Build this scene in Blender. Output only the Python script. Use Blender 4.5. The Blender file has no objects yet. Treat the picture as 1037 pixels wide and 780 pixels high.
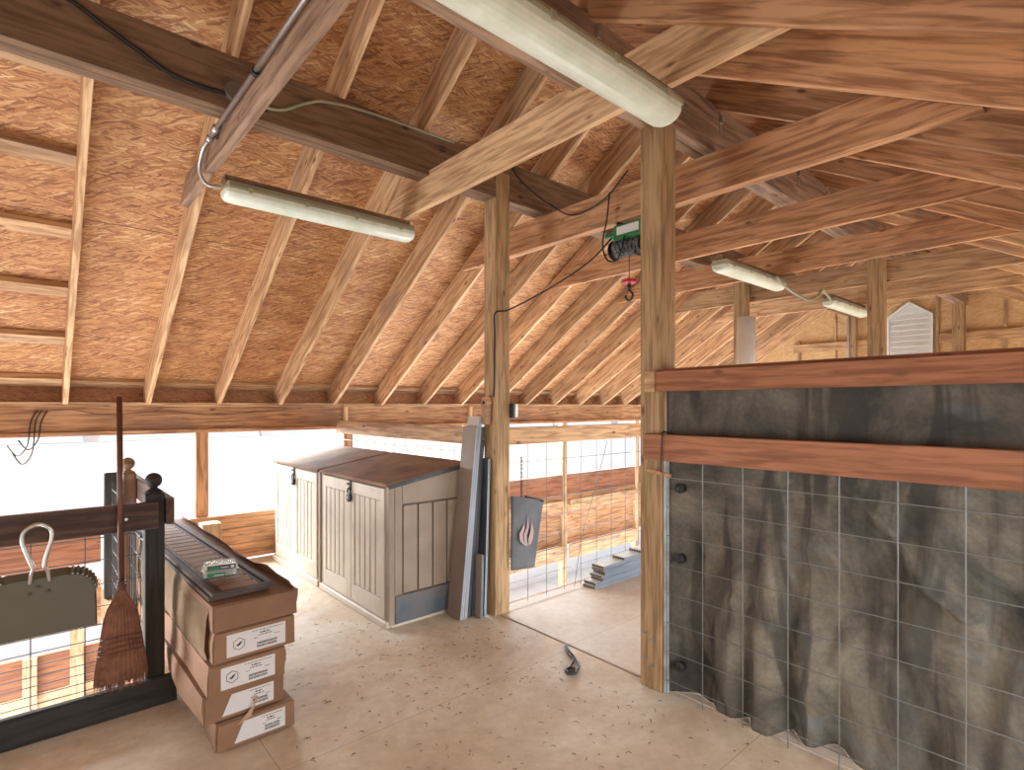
import bpy, bmesh, math, random
from mathutils import Vector, Matrix, noise
random.seed(7)
S = bpy.context.scene
COL = S.collection
R = math.radians

# ---------------------------------------------------------------- camera
HCAM = 1.55
cd = bpy.data.cameras.new('camera'); cam = bpy.data.objects.new('camera', cd); COL.objects.link(cam)
cam.location = (0, 0, HCAM)
cam.rotation_euler = (R(90), 0, R(48.7 - 90))
cd.sensor_width = 36; cd.lens = 36 * 555 / 1037; cd.shift_y = 22 / 1037; cd.clip_start = 0.02
S.camera = cam
# ---------------------------------------------------------------- sky and exposure
W = bpy.data.worlds.new('sky'); S.world = W; W.use_nodes = True
W.node_tree.nodes['Background'].inputs[0].default_value = (0.90, 0.95, 1.0, 1)
W.node_tree.nodes['Background'].inputs[1].default_value = 1.05
S.view_settings.view_transform = 'Standard'; S.view_settings.look = 'None'
S.view_settings.gamma = 1; S.view_settings.use_curve_mapping = False
S.view_settings.exposure = 0.06

def area(name, loc, rot, sx, sy, power, col=(1, 1, 1)):
    l = bpy.data.lights.new(name, 'AREA'); l.shape = 'RECTANGLE'; l.size = sx; l.size_y = sy
    l.energy = power; l.color = col
    o = bpy.data.objects.new(name, l); COL.objects.link(o); o.location = loc; o.rotation_euler = rot
    return o
# daylight coming up the open stairwell, low at the left
area('stairwell_daylight', (-1.9, 4.5, 0.15), (R(-14), R(-62), R(-24)), 1.3, 1.3, 170, (0.94, 0.98, 1.0))
area('stairwell_daylight', (-0.7, 4.65, -1.9), (R(180), 0, 0), 1.8, 2.2, 120, (0.95, 0.98, 1.0))
# daylight on the open lower level, coming up between the fence and the eave wall
area('lower_level_daylight', (5.9, 4.6, -2.6), (R(180), 0, 0), 6.4, 2.3, 300, (0.95, 0.98, 1.0))
# weak fill lamp added behind the camera, by the unseen near gable
area('near_end_fill', (-2.9, 0.9, 1.2), (0, R(-70), 0), 1.8, 2.0, 42, (0.93, 0.98, 1.0))
# daylight through the long opening under the left eave
area('eave_daylight', (4.6, 7.0, 1.7), (R(-60), 0, 0), 12.4, 1.2, 2000, (0.90, 0.96, 1.0))
# fill lamps added outside the unseen right eave to brighten floor and bounce
area('right_eave_fill', (6.9, -1.4, 1.5), (R(58), 0, 0), 7.6, 0.9, 800, (0.93, 0.98, 1.0))
area('right_eave_fill', (1.4, -1.4, 1.5), (R(42), 0, 0), 2.6, 0.9, 200, (0.93, 0.98, 1.0))

# ---------------------------------------------------------------- node helpers
def newmat(name, rough=0.8):
    m = bpy.data.materials.new(name); m.use_nodes = True
    nt = m.node_tree; b = nt.nodes['Principled BSDF']; b.inputs['Roughness'].default_value = rough
    return m, nt, b
def N(nt, t, **kw):
    n = nt.nodes.new(t)
    for k, v in kw.items(): setattr(n, k, v)
    return n
def L(nt, a, b): nt.links.new(a, b)
def ramp(nt, stops):
    n = N(nt, 'ShaderNodeValToRGB'); cr = n.color_ramp
    while len(cr.elements) < len(stops): cr.elements.new(0.5)
    for e, (p, c) in zip(cr.elements, stops): e.position = p; e.color = (*c, 1)
    return n
def coords(nt, scale, rnd=True, rot=(0, 0, 0)):
    tc = N(nt, 'ShaderNodeTexCoord'); mp = N(nt, 'ShaderNodeMapping')
    mp.inputs['Scale'].default_value = scale; mp.inputs['Rotation'].default_value = rot
    if rnd:
        oi = N(nt, 'ShaderNodeObjectInfo'); mu = N(nt, 'ShaderNodeMath', operation='MULTIPLY'); mu.inputs[1].default_value = 37.0
        L(nt, oi.outputs['Random'], mu.inputs[0])
        ad = N(nt, 'ShaderNodeVectorMath', operation='ADD'); L(nt, tc.outputs['Object'], ad.inputs[0]); L(nt, mu.outputs[0], ad.inputs[1])
        L(nt, ad.outputs[0], mp.inputs['Vector'])
    else: L(nt, tc.outputs['Object'], mp.inputs['Vector'])
    return mp.outputs[0]
def mixc(nt, fac, a, b, mode='MIX'):
    m = N(nt, 'ShaderNodeMix', data_type='RGBA', blend_type=mode)
    for s, i in ((fac, 0), (a, 6), (b, 7)):
        if hasattr(s, 'is_output'): L(nt, s, m.inputs[i])
        elif i == 0: m.inputs[0].default_value = s
        else: m.inputs[i].default_value = (*s, 1)
    return m.outputs[2]
def bump(nt, b, h, strength=0.3, dist=0.01):
    n = N(nt, 'ShaderNodeBump'); n.inputs['Strength'].default_value = strength; n.inputs['Distance'].default_value = dist
    L(nt, h, n.inputs['Height']); L(nt, n.outputs[0], b.inputs['Normal'])

def wood(name, light, dark, knot=(0.16, 0.07, 0.03), rough=0.75, tint=0.25, stain=None):
    """sawn lumber: grain along the local x axis"""
    m, nt, b = newmat(name, rough)
    v = coords(nt, (1.3, 16, 16))
    n1 = N(nt, 'ShaderNodeTexNoise'); n1.inputs['Scale'].default_value = 2.4; n1.inputs['Detail'].default_value = 9; n1.inputs['Distortion'].default_value = 0.6
    L(nt, v, n1.inputs['Vector'])
    r1 = ramp(nt, [(0.38, tuple(q * 0.86 for q in dark)), (0.58, tuple(q * 1.06 for q in light))]); L(nt, n1.outputs[0], r1.inputs[0])
    v2 = coords(nt, (0.8, 1.6, 1.6))
    n2 = N(nt, 'ShaderNodeTexNoise'); n2.inputs['Scale'].default_value = 1.2; n2.inputs['Detail'].default_value = 3; L(nt, v2, n2.inputs['Vector'])
    r2 = ramp(nt, [(0.3, (0.74, 0.66, 0.6)), (0.65, (1.08, 1.06, 1.04))]); L(nt, n2.outputs[0], r2.inputs[0])
    c = mixc(nt, 0.8, r1.outputs[0], r2.outputs[0], 'MULTIPLY')
    v3 = coords(nt, (4.0, 11, 11))
    vo = N(nt, 'ShaderNodeTexVoronoi'); vo.inputs['Scale'].default_value = 1.0; L(nt, v3, vo.inputs['Vector'])
    r3 = ramp(nt, [(0.06, (1, 1, 1)), (0.11, (0.45, 0.45, 0.45)), (0.17, (0, 0, 0))]); L(nt, vo.outputs['Distance'], r3.inputs[0])
    se = N(nt, 'ShaderNodeSeparateColor'); L(nt, vo.outputs['Color'], se.inputs[0])
    gt = N(nt, 'ShaderNodeMath', operation='GREATER_THAN'); gt.inputs[1].default_value = 0.25; L(nt, se.outputs[0], gt.inputs[0])
    mk = N(nt, 'ShaderNodeMath', operation='MULTIPLY'); L(nt, gt.outputs[0], mk.inputs[0]); L(nt, r3.outputs[0], mk.inputs[1])
    c = mixc(nt, mk.outputs[0], c, knot)
    if stain:
        n4 = N(nt, 'ShaderNodeTexNoise'); n4.inputs['Scale'].default_value = 1.1; n4.inputs['Detail'].default_value = 5
        v4 = coords(nt, (1.0, 2.5, 2.5)); L(nt, v4, n4.inputs['Vector'])
        r4 = ramp(nt, [(0.58, (0, 0, 0)), (0.68, (0.6, 0.6, 0.6))]); L(nt, n4.outputs[0], r4.inputs[0])
        c = mixc(nt, r4.outputs[0], c, stain)
    oi = N(nt, 'ShaderNodeObjectInfo'); hs = N(nt, 'ShaderNodeHueSaturation')
    mr = N(nt, 'ShaderNodeMapRange'); mr.inputs[3].default_value = 1 - tint; mr.inputs[4].default_value = 1 + tint * 0.5
    L(nt, oi.outputs['Random'], mr.inputs[0]); L(nt, mr.outputs[0], hs.inputs['Value']); L(nt, c, hs.inputs['Color'])
    L(nt, hs.outputs[0], b.inputs['Base Color'])
    bump(nt, b, n1.outputs[0], 0.25, 0.004)
    return m

def osb(name, cols, sc=1.0, seam=None):
    """oriented strand board: overlapping flakes of several directions, mostly along local x"""
    m, nt, b = newmat(name, 0.7)
    outs = []
    for rot, s in ((0.08, (8, 95, 20)), (-0.30, (11, 125, 20)), (0.55, (15, 100, 20)), (-0.10, (7, 150, 20))):
        v = coords(nt, (1, 1, 1), False, (0, 0, rot))
        mp = N(nt, 'ShaderNodeMapping'); mp.inputs['Scale'].default_value = tuple(q * sc for q in s)
        nz = N(nt, 'ShaderNodeTexNoise'); nz.inputs['Scale'].default_value = 5 * sc; L(nt, v, nz.inputs['Vector'])
        mx = N(nt, 'ShaderNodeMix', data_type='VECTOR'); mx.inputs[0].default_value = 0.07
        L(nt, v, mx.inputs[4]); L(nt, nz.outputs['Color'], mx.inputs[5])
        L(nt, mx.outputs[1], mp.inputs['Vector'])
        vo = N(nt, 'ShaderNodeTexVoronoi'); vo.inputs['Scale'].default_value = 1.0; L(nt, mp.outputs[0], vo.inputs['Vector'])
        outs.append(vo.outputs['Color'])
    def sep(c):
        s = N(nt, 'ShaderNodeSeparateColor'); L(nt, c, s.inputs[0]); return s.outputs
    a, bb, c3, d = [sep(o) for o in outs]
    def pick(x, y, sel):
        g = N(nt, 'ShaderNodeMath', operation='GREATER_THAN'); g.inputs[1].default_value = 0.55; L(nt, sel, g.inputs[0])
        mx = N(nt, 'ShaderNodeMix', data_type='FLOAT'); L(nt, g.outputs[0], mx.inputs[0]); L(nt, x, mx.inputs[2]); L(nt, y, mx.inputs[3])
        return mx.outputs[0]
    p = pick(pick(pick(a[0], bb[0], bb[1]), d[0], d[1]), c3[0], c3[1])
    big = N(nt, 'ShaderNodeTexNoise'); big.inputs['Scale'].default_value = 2.2; big.inputs['Detail'].default_value = 6
    L(nt, coords(nt, (1, 2, 1), False), big.inputs['Vector'])
    su = N(nt, 'ShaderNodeMath', operation='MULTIPLY_ADD'); su.inputs[1].default_value = 0.9; L(nt, big.outputs[0], su.inputs[0])
    L(nt, p, su.inputs[2])
    sc2 = N(nt, 'ShaderNodeMath', operation='MULTIPLY'); sc2.inputs[1].default_value = 0.53; L(nt, su.outputs[0], sc2.inputs[0])
    rp = ramp(nt, cols); L(nt, sc2.outputs[0], rp.inputs[0])
    out = rp.outputs[0]
    if seam:                                     # panel joints every 1.22 m up the slope
        tc = N(nt, 'ShaderNodeTexCoord'); sx = N(nt, 'ShaderNodeSeparateXYZ'); L(nt, tc.outputs['Object'], sx.inputs[0])
        ad = N(nt, 'ShaderNodeMath', operation='ADD'); ad.inputs[1].default_value = seam[1]; L(nt, sx.outputs['Y'], ad.inputs[0])
        pp = N(nt, 'ShaderNodeMath', operation='PINGPONG'); pp.inputs[1].default_value = seam[0] / 2; L(nt, ad.outputs[0], pp.inputs[0])
        lt = N(nt, 'ShaderNodeMath', operation='LESS_THAN'); lt.inputs[1].default_value = 0.0025; L(nt, pp.outputs[0], lt.inputs[0])
        out = mixc(nt, lt.outputs[0], out, (0.05, 0.025, 0.012))
    L(nt, out, b.inputs['Base Color'])
    bump(nt, b, p, 0.25, 0.003)
    return m

def plain(name, col, rough=0.6, metal=0.0, var=0.0, vscale=6, dirt=None, spec=None):
    m, nt, b = newmat(name, rough); b.inputs['Metallic'].default_value = metal
    n = N(nt, 'ShaderNodeTexNoise'); n.inputs['Scale'].default_value = vscale; n.inputs['Detail'].default_value = 6
    L(nt, coords(nt, (1, 1, 1)), n.inputs['Vector'])
    lo = dirt if dirt else tuple(c * (1 - var) for c in col)
    r = ramp(nt, [(0.35, lo), (0.65, col)]); L(nt, n.outputs[0], r.inputs[0]); L(nt, r.outputs[0], b.inputs['Base Color'])
    if spec is not None: b.inputs['Specular IOR Level'].default_value = spec
    return m

M = {}
M['pine'] = wood('pale_pine', (0.70, 0.48, 0.285), (0.50, 0.295, 0.155), stain=(0.34, 0.23, 0.17))
M['fir'] = wood('orange_fir', (0.58, 0.33, 0.175), (0.38, 0.185, 0.09), stain=(0.24, 0.15, 0.11))
M['redfir'] = wood('reddish_fir', (0.35, 0.15, 0.078), (0.26, 0.10, 0.05), tint=0.12)
M['brown'] = wood('weathered_brown_beam', (0.25, 0.155, 0.095), (0.17, 0.10, 0.06), knot=(0.05, 0.03, 0.02), tint=0.1)
M['greybeam'] = wood('greyed_beam', (0.40, 0.27, 0.19), (0.26, 0.17, 0.12), tint=0.1, stain=(0.15, 0.13, 0.12))
M['treated'] = wood('treated_post_timber', (0.43, 0.295, 0.16), (0.31, 0.20, 0.10), tint=0.12)
M['darkrail'] = wood('dark_stained_rail', (0.085, 0.045, 0.03), (0.05, 0.026, 0.018), knot=(0.01, 0.008, 0.006), tint=0.1)
M['blackpost'] = wood('black_stained_post', (0.03, 0.026, 0.022), (0.015, 0.013, 0.011), knot=(0.005, 0.005, 0.005), tint=0.1)
M['osb'] = osb('roof_strand_board', [(0.15, (0.16, 0.055, 0.025)), (0.34, (0.37, 0.155, 0.065)), (0.55, (0.51, 0.25, 0.105)), (0.74, (0.64, 0.37, 0.17)), (0.88, (0.84, 0.63, 0.38))], seam=(1.22, 0.2))
M['osbwall'] = osb('wall_strand_board', [(0.12, (0.56, 0.32, 0.14)), (0.5, (0.74, 0.49, 0.24)), (0.9, (0.84, 0.64, 0.38))], 1.2, seam=(1.22, 0.4))
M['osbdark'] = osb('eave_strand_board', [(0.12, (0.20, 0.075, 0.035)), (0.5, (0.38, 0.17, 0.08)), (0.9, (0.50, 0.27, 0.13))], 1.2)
M['deck'] = wood('roof_plank_underside', (0.50, 0.28, 0.15), (0.38, 0.19, 0.09))
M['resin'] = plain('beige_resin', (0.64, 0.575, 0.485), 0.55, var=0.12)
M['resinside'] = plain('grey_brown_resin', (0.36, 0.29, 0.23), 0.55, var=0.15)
M['groove'] = plain('dark_groove_resin', (0.17, 0.13, 0.10), 0.8, var=0.2)
M['lid'] = plain('dusty_brown_lid', (0.30, 0.185, 0.115), 0.9, vscale=4, dirt=(0.17, 0.10, 0.065))
M['skirt'] = plain('slate_blue_resin', (0.10, 0.13, 0.17), 0.5, vscale=4, dirt=(0.22, 0.18, 0.15))
M['black'] = plain('black_rubber', (0.018, 0.017, 0.017), 0.5, var=0.3)
M['steel'] = plain('galvanised_wire', (0.21, 0.22, 0.22), 0.45, 0.5, var=0.2)
M['darkwire'] = plain('dark_fence_wire', (0.05, 0.05, 0.05), 0.5, 0.4, var=0.2)
M['conduit'] = plain('grey_steel_conduit', (0.5, 0.5, 0.5), 0.35, 0.85, var=0.15)
M['whitepl'] = plain('white_plastic', (0.86, 0.88, 0.86), 0.4, var=0.08)
M['lens'] = plain('ribbed_frosted_lens', (0.78, 0.86, 0.78), 0.3, vscale=9, dirt=(0.66, 0.74, 0.63))
M['housing'] = plain('olive_fixture_housing', (0.42, 0.42, 0.30), 0.5, var=0.2)
M['card'] = plain('brown_cardboard', (0.28, 0.155, 0.09), 0.85, vscale=3, dirt=(0.20, 0.105, 0.06))
M['cardlt'] = plain('torn_cardboard', (0.45, 0.32, 0.2), 0.85, vscale=5, dirt=(0.32, 0.2, 0.12))
M['paper'] = plain('white_label_paper', (0.66, 0.64, 0.64), 0.7, var=0.06)
M['ink'] = plain('label_ink', (0.06, 0.06, 0.07), 0.8, var=0.1)
M['shutter'] = plain('brown_louvre_vinyl', (0.26, 0.165, 0.12), 0.85, vscale=5, dirt=(0.32, 0.23, 0.18))
M['shframe'] = plain('dark_louvre_frame', (0.06, 0.045, 0.04), 0.85, vscale=5, dirt=(0.12, 0.09, 0.075))
M['green'] = plain('green_enamel', (0.03, 0.20, 0.07), 0.35, var=0.2)
M['red'] = plain('red_plastic', (0.5, 0.02, 0.04), 0.35, var=0.1)
M['straw'] = plain('reddish_broom_straw', (0.20, 0.085, 0.045), 0.85, vscale=30, dirt=(0.12, 0.045, 0.025))
M['handle'] = plain('brown_broom_handle', (0.12, 0.04, 0.025), 0.4, var=0.25)
M['pan'] = plain('grey_green_painted_steel', (0.105, 0.095, 0.068), 0.5, var=0.12)
M['zinc'] = plain('zinc_rod', (0.55, 0.53, 0.50), 0.35, 0.8, var=0.2)
M['comp'] = plain('beige_composite', (0.50, 0.47, 0.42), 0.6, var=0.15)
M['compblue'] = plain('blue_grey_composite', (0.20, 0.25, 0.31), 0.5, vscale=3, dirt=(0.13, 0.17, 0.22))
M['compdark'] = plain('charcoal_composite', (0.06, 0.065, 0.075), 0.5, var=0.3)
M['fabric'] = plain('grey_blue_canvas', (0.16, 0.18, 0.20), 0.85, var=0.3)
M['pink'] = plain('faded_pink_print', (0.50, 0.36, 0.38), 0.8, var=0.1)
M['siding'] = plain('white_siding', (0.84, 0.88, 0.95), 0.7, var=0.03, vscale=1)
M['soffit'] = plain('pale_blue_soffit', (0.42, 0.48, 0.55), 0.7, var=0.03)
M['ground'] = plain('pale_gravel', (0.72, 0.71, 0.69), 0.95, var=0.15, vscale=3)
M['litter'] = plain('dry_straw_bits', (0.36, 0.22, 0.11), 0.9, var=0.5)
M['litterdk'] = plain('dark_floor_bits', (0.08, 0.05, 0.035), 0.9, var=0.5)
def clear_mat():
    m, nt, b = newmat('clear_plastic', 0.15)
    b.inputs['Base Color'].default_value = (0.85, 0.92, 0.9, 1); b.inputs['Alpha'].default_value = 0.35
    return m
M['clear'] = clear_mat()

def floor_mat(name, c1, c2, c3, seams):
    m, nt, b = newmat(name, 0.62)
    v = coords(nt, (1, 1, 1), False)
    n1 = N(nt, 'ShaderNodeTexNoise'); n1.inputs['Scale'].default_value = 0.9; n1.inputs['Detail'].default_value = 8; n1.inputs['Roughness'].default_value = 0.62; n1.inputs['Distortion'].default_value = 0.5
    L(nt, v, n1.inputs['Vector'])
    r1 = ramp(nt, [(0.33, c1), (0.5, c2), (0.67, c3)]); L(nt, n1.outputs[0], r1.inputs[0])
    n2 = N(nt, 'ShaderNodeTexNoise'); n2.inputs['Scale'].default_value = 14; n2.inputs['Detail'].default_value = 8; n2.inputs['Roughness'].default_value = 0.75
    L(nt, v, n2.inputs['Vector'])
    r2 = ramp(nt, [(0.3, (0.80, 0.76, 0.73)), (0.6, (1.03, 1.03, 1.03))]); L(nt, n2.outputs[0], r2.inputs[0])
    c = mixc(nt, 0.8, r1.outputs[0], r2.outputs[0], 'MULTIPLY')
    vo = N(nt, 'ShaderNodeTexVoronoi'); vo.inputs['Scale'].default_value = 7.0; L(nt, v, vo.inputs['Vector'])
    r3 = ramp(nt, [(0.035, (1, 1, 1)), (0.07, (0, 0, 0))]); L(nt, vo.outputs['Distance'], r3.inputs[0])
    c = mixc(nt, r3.outputs[0], c, (0.22, 0.14, 0.09))
    tc = N(nt, 'ShaderNodeTexCoord'); sx = N(nt, 'ShaderNodeSeparateXYZ'); L(nt, tc.outputs['Object'], sx.inputs[0])
    for ax, per, off in seams:
        ad = N(nt, 'ShaderNodeMath', operation='ADD'); ad.inputs[1].default_value = off; L(nt, sx.outputs[ax], ad.inputs[0])
        pp = N(nt, 'ShaderNodeMath', operation='PINGPONG'); pp.inputs[1].default_value = per / 2; L(nt, ad.outputs[0], pp.inputs[0])
        lt = N(nt, 'ShaderNodeMath', operation='LESS_THAN'); lt.inputs[1].default_value = 0.002; L(nt, pp.outputs[0], lt.inputs[0])
        n5 = N(nt, 'ShaderNodeMath', operation='MULTIPLY'); L(nt, lt.outputs[0], n5.inputs[0]); L(nt, n2.outputs[0], n5.inputs[1])
        c = mixc(nt, n5.outputs[0], c, (0.14, 0.08, 0.05))
    L(nt, c, b.inputs['Base Color'])
    bump(nt, b, n2.outputs[0], 0.15, 0.004)
    return m
M['floor'] = floor_mat('dusty_plywood_floor', (0.40, 0.28, 0.19), (0.56, 0.44, 0.315), (0.73, 0.67, 0.57), [('X', 2.44, -0.8 + 2.44), ('Y', 1.22, 0.05)])
M['floor2'] = floor_mat('pale_plywood_floor', (0.50, 0.40, 0.31), (0.60, 0.51, 0.42), (0.68, 0.61, 0.53), [('Y', 1.22, 0.02), ('X', 2.44, -0.2)])

def tarp_mat():
    m, nt, b = newmat('dusty_black_fabric', 0.8)
    v = coords(nt, (1, 1, 1), False)
    n1 = N(nt, 'ShaderNodeTexNoise'); n1.inputs['Scale'].default_value = 1.7; n1.inputs['Detail'].default_value = 9; n1.inputs['Roughness'].default_value = 0.65; n1.inputs['Distortion'].default_value = 0.8
    L(nt, v, n1.inputs['Vector'])
    r1 = ramp(nt, [(0.34, (0.022, 0.023, 0.023)), (0.48, (0.095, 0.084, 0.067)), (0.68, (0.215, 0.187, 0.145))]); L(nt, n1.outputs[0], r1.inputs[0])
    n2 = N(nt, 'ShaderNodeTexNoise'); n2.inputs['Scale'].default_value = 60; n2.inputs['Detail'].default_value = 4
    L(nt, v, n2.inputs['Vector'])
    r2 = ramp(nt, [(0.35, (0.88, 0.88, 0.88)), (0.65, (1.08, 1.08, 1.08))]); L(nt, n2.outputs[0], r2.inputs[0])
    c = mixc(nt, 1.0, r1.outputs[0], r2.outputs[0], 'MULTIPLY')
    n4 = N(nt, 'ShaderNodeTexNoise'); n4.inputs['Scale'].default_value = 2.3; L(nt, coords(nt, (1, 1, 2.4), False), n4.inputs['Vector'])
    r4 = ramp(nt, [(0.62, (0, 0, 0)), (0.75, (0.5, 0.5, 0.5))]); L(nt, n4.outputs[0], r4.inputs[0])
    c = mixc(nt, r4.outputs[0], c, (0.16, 0.2, 0.22))
    n6 = N(nt, 'ShaderNodeTexNoise'); n6.inputs['Scale'].default_value = 1.0; n6.inputs['Detail'].default_value = 5; n6.inputs['Distortion'].default_value = 1.2
    L(nt, coords(nt, (1, 6.5, 0.9), False), n6.inputs['Vector'])
    r6 = ramp(nt, [(0.52, (0, 0, 0)), (0.62, (0.75, 0.75, 0.75))]); L(nt, n6.outputs[0], r6.inputs[0])
    c = mixc(nt, r6.outputs[0], c, (0.03, 0.026, 0.022))  # dark vertical streaks: stains that also paint in the shade of folds
    L(nt, c, b.inputs['Base Color']); bump(nt, b, n2.outputs[0], 0.3, 0.002)
    return m
M['tarp'] = tarp_mat()

# ---------------------------------------------------------------- mesh helpers
def link(name, bm, mat, parent=None, loc=None, rot=None, smooth=False):
    me = bpy.data.meshes.new(name); bm.normal_update(); bm.to_mesh(me); bm.free()
    if mat: me.materials.append(mat)
    if smooth:
        for p in me.polygons: p.use_smooth = True
    o = bpy.data.objects.new(name, me); COL.objects.link(o)
    if parent: o.parent = parent
    if loc is not None: o.location = loc
    if rot is not None: o.rotation_euler = rot
    return o
def abox(bm, x0, x1, y0, y1, z0, z1, bev=0.0):
    x0, x1 = sorted((x0, x1)); y0, y1 = sorted((y0, y1)); z0, z1 = sorted((z0, z1))
    vs = [bm.verts.new(p) for p in ((x0,y0,z0),(x1,y0,z0),(x1,y1,z0),(x0,y1,z0),(x0,y0,z1),(x1,y0,z1),(x1,y1,z1),(x0,y1,z1))]
    fs = [bm.faces.new([vs[i] for i in f]) for f in ((0,3,2,1),(4,5,6,7),(0,1,5,4),(1,2,6,5),(2,3,7,6),(3,0,4,7))]
    if bev:
        es = list({e for f in fs for e in f.edges})
        bmesh.ops.bevel(bm, geom=es, offset=bev, segments=1, affect='EDGES')
def prism(bm, pts, axis, a, b):
    """polygon pts (2-D) extruded along axis from a to b"""
    def P(p, t):
        return {'x': (t, p[0], p[1]), 'y': (p[0], t, p[1]), 'z': (p[0], p[1], t)}[axis]
    A = [bm.verts.new(P(p, a)) for p in pts]; B = [bm.verts.new(P(p, b)) for p in pts]
    n = len(pts)
    bm.faces.new(A); bm.faces.new(B[::-1])
    for i in range(n): bm.faces.new((A[i], B[i], B[(i+1) % n], A[(i+1) % n]))
    bmesh.ops.recalc_face_normals(bm, faces=bm.faces[:])
def tube(bm, pts, r, seg=6, cap=True):
    pts = [Vector(p) for p in pts]; rings = []
    prev = None
    for i, p in enumerate(pts):
        t = (pts[min(i+1, len(pts)-1)] - pts[max(i-1, 0)]).normalized()
        if prev is None:
            u = t.orthogonal().normalized()
        else:
            u = (prev - t * prev.dot(t)); u = u.normalized() if u.length > 1e-6 else t.orthogonal().normalized()
        prev = u; w = t.cross(u)
        rr = r[i] if isinstance(r, (list, tuple)) else r
        rings.append([bm.verts.new(p + (u * math.cos(2*math.pi*k/seg) + w * math.sin(2*math.pi*k/seg)) * rr) for k in range(seg)])
    for a, b in zip(rings, rings[1:]):
        for k in range(seg): bm.faces.new((a[k], a[(k+1) % seg], b[(k+1) % seg], b[k]))
    if cap: bm.faces.new(rings[0][::-1]); bm.faces.new(rings[-1])
def curve(pts, n=8):
    """Catmull-Rom through pts"""
    P = [Vector(p) for p in pts]; P = [2*P[0]-P[1]] + P + [2*P[-1]-P[-2]]; out = []
    for i in range(1, len(P)-2):
        for k in range(n):
            t = k / n
            out.append(0.5*((2*P[i]) + (P[i+1]-P[i-1])*t + (2*P[i-1]-5*P[i]+4*P[i+1]-P[i+2])*t*t + (3*P[i]-P[i-1]-3*P[i+1]+P[i+2])*t**3))
    out.append(P[-2]); return out
def lathe(bm, prof, c=(0,0,0), seg=20):
    rings = []
    for r, z in prof: rings.append([bm.verts.new((c[0]+r*math.cos(2*math.pi*k/seg), c[1]+r*math.sin(2*math.pi*k/seg), c[2]+z)) for k in range(seg)])
    for a, b in zip(rings, rings[1:]):
        for k in range(seg): bm.faces.new((a[k], a[(k+1)%seg], b[(k+1)%seg], b[k]))
    bm.faces.new(rings[0][::-1]); bm.faces.new(rings[-1])
def tag(o, label, cat, group=None, kind=None):
    o['label'] = label; o['category'] = cat
    if group: o['group'] = group
    if kind: o['kind'] = kind
    return o
def struct(o): o['kind'] = 'structure'; return o
def empty(name, loc=(0,0,0), rz=0, rot=None):
    o = bpy.data.objects.new(name, None); COL.objects.link(o); o.location = loc
    o.rotation_euler = rot if rot else (0, 0, rz); o.empty_display_size = 0.1
    return o
def part(name, mat, parent, fn, smooth=False, loc=None, rot=None):
    bm = bmesh.new(); fn(bm); return link(name, bm, mat, parent, loc, rot, smooth)
def copy_tree(o, parent=None):
    c = o.copy(); COL.objects.link(c)
    if parent: c.parent = parent
    for ch in [q for q in bpy.data.objects if q.parent == o]: copy_tree(ch, c)
    return c
def lumber(name, mat, x=None, y=None, z=None, along='x', bev=0.003, parent=None):
    """a straight stick given by its box; grain (local x) runs along its length"""
    (x0, x1), (y0, y1), (z0, z1) = x, y, z
    c = Vector(((x0+x1)/2, (y0+y1)/2, (z0+z1)/2)); dx, dy, dz = abs(x1-x0)/2, abs(y1-y0)/2, abs(z1-z0)/2
    bm = bmesh.new()
    if along == 'x': abox(bm, -dx, dx, -dy, dy, -dz, dz, bev); rot = (0, 0, 0)
    elif along == 'y': abox(bm, -dy, dy, -dx, dx, -dz, dz, bev); rot = (0, 0, R(90))
    else: abox(bm, -dz, dz, -dy, dy, -dx, dx, bev); rot = (0, R(-90), 0)
    return link(name, bm, mat, parent, c, rot)

# ---------------------------------------------------------------- the building's geometry
YE = 5.95          # inner face of the left eave wall
ZE = 1.57          # rafter underside at the eave
ML, MR = 0.645, 0.55
YR = 2.48          # ridge
ZR = 3.80          # rafter underside at the ridge
RD = 0.235         # rafter depth
XG = 10.75         # far gable
XK = [0.22 + 0.588 * k for k in range(18)]
def zl(y): return ZE + (ZR - ZE) * (YE - y) / (YE - YR)
def zr(y): return ZR - MR * (YR - y)
SL = (ZR - ZE) / (YE - YR)
ul = RD * math.sqrt(1 + SL*SL); ur = RD * math.sqrt(1 + MR*MR)
XN = -3.0          # near end

# ---- floors
def fl(bm): abox(bm, XN, 2.618, -1.0, 3.36, -0.04, 0)
struct(part('floor', M['floor'], None, fl))
def fl2(bm): abox(bm, 0.50, 2.62, 3.36, YE + 0.02, -0.04, 0)
struct(part('floor', M['floor'], None, fl2))
def fl3(bm): abox(bm, 2.632, XG, -1.0, 3.24, -0.04, 0.004)
struct(part('floor', M['floor2'], None, fl3))
struct(part('floor', M['ground'], None, lambda bm: abox(bm, -6, 14, 3.3, 16, -2.75, -2.7)))
def rim(bm):
    abox(bm, XN, 0.50, 3.37, 3.41, -0.28, -0.001); abox(bm, 0.46, 0.50, 3.41, YE, -0.28, -0.001)
    abox(bm, 2.66, XG, 3.24, 3.28, -0.28, 0.0)
struct(part('trim_1', M['fir'], None, rim))

struct(part('trim_7', M['blackpost'], None, lambda bm: (abox(bm, XN, XG, -1.0, 3.24, -0.10, -0.045), abox(bm, 0.50, 2.62, 3.24, YE, -0.10, -0.045))))  # dark slab added below the floor to blacken the seam and block light leaks
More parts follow.
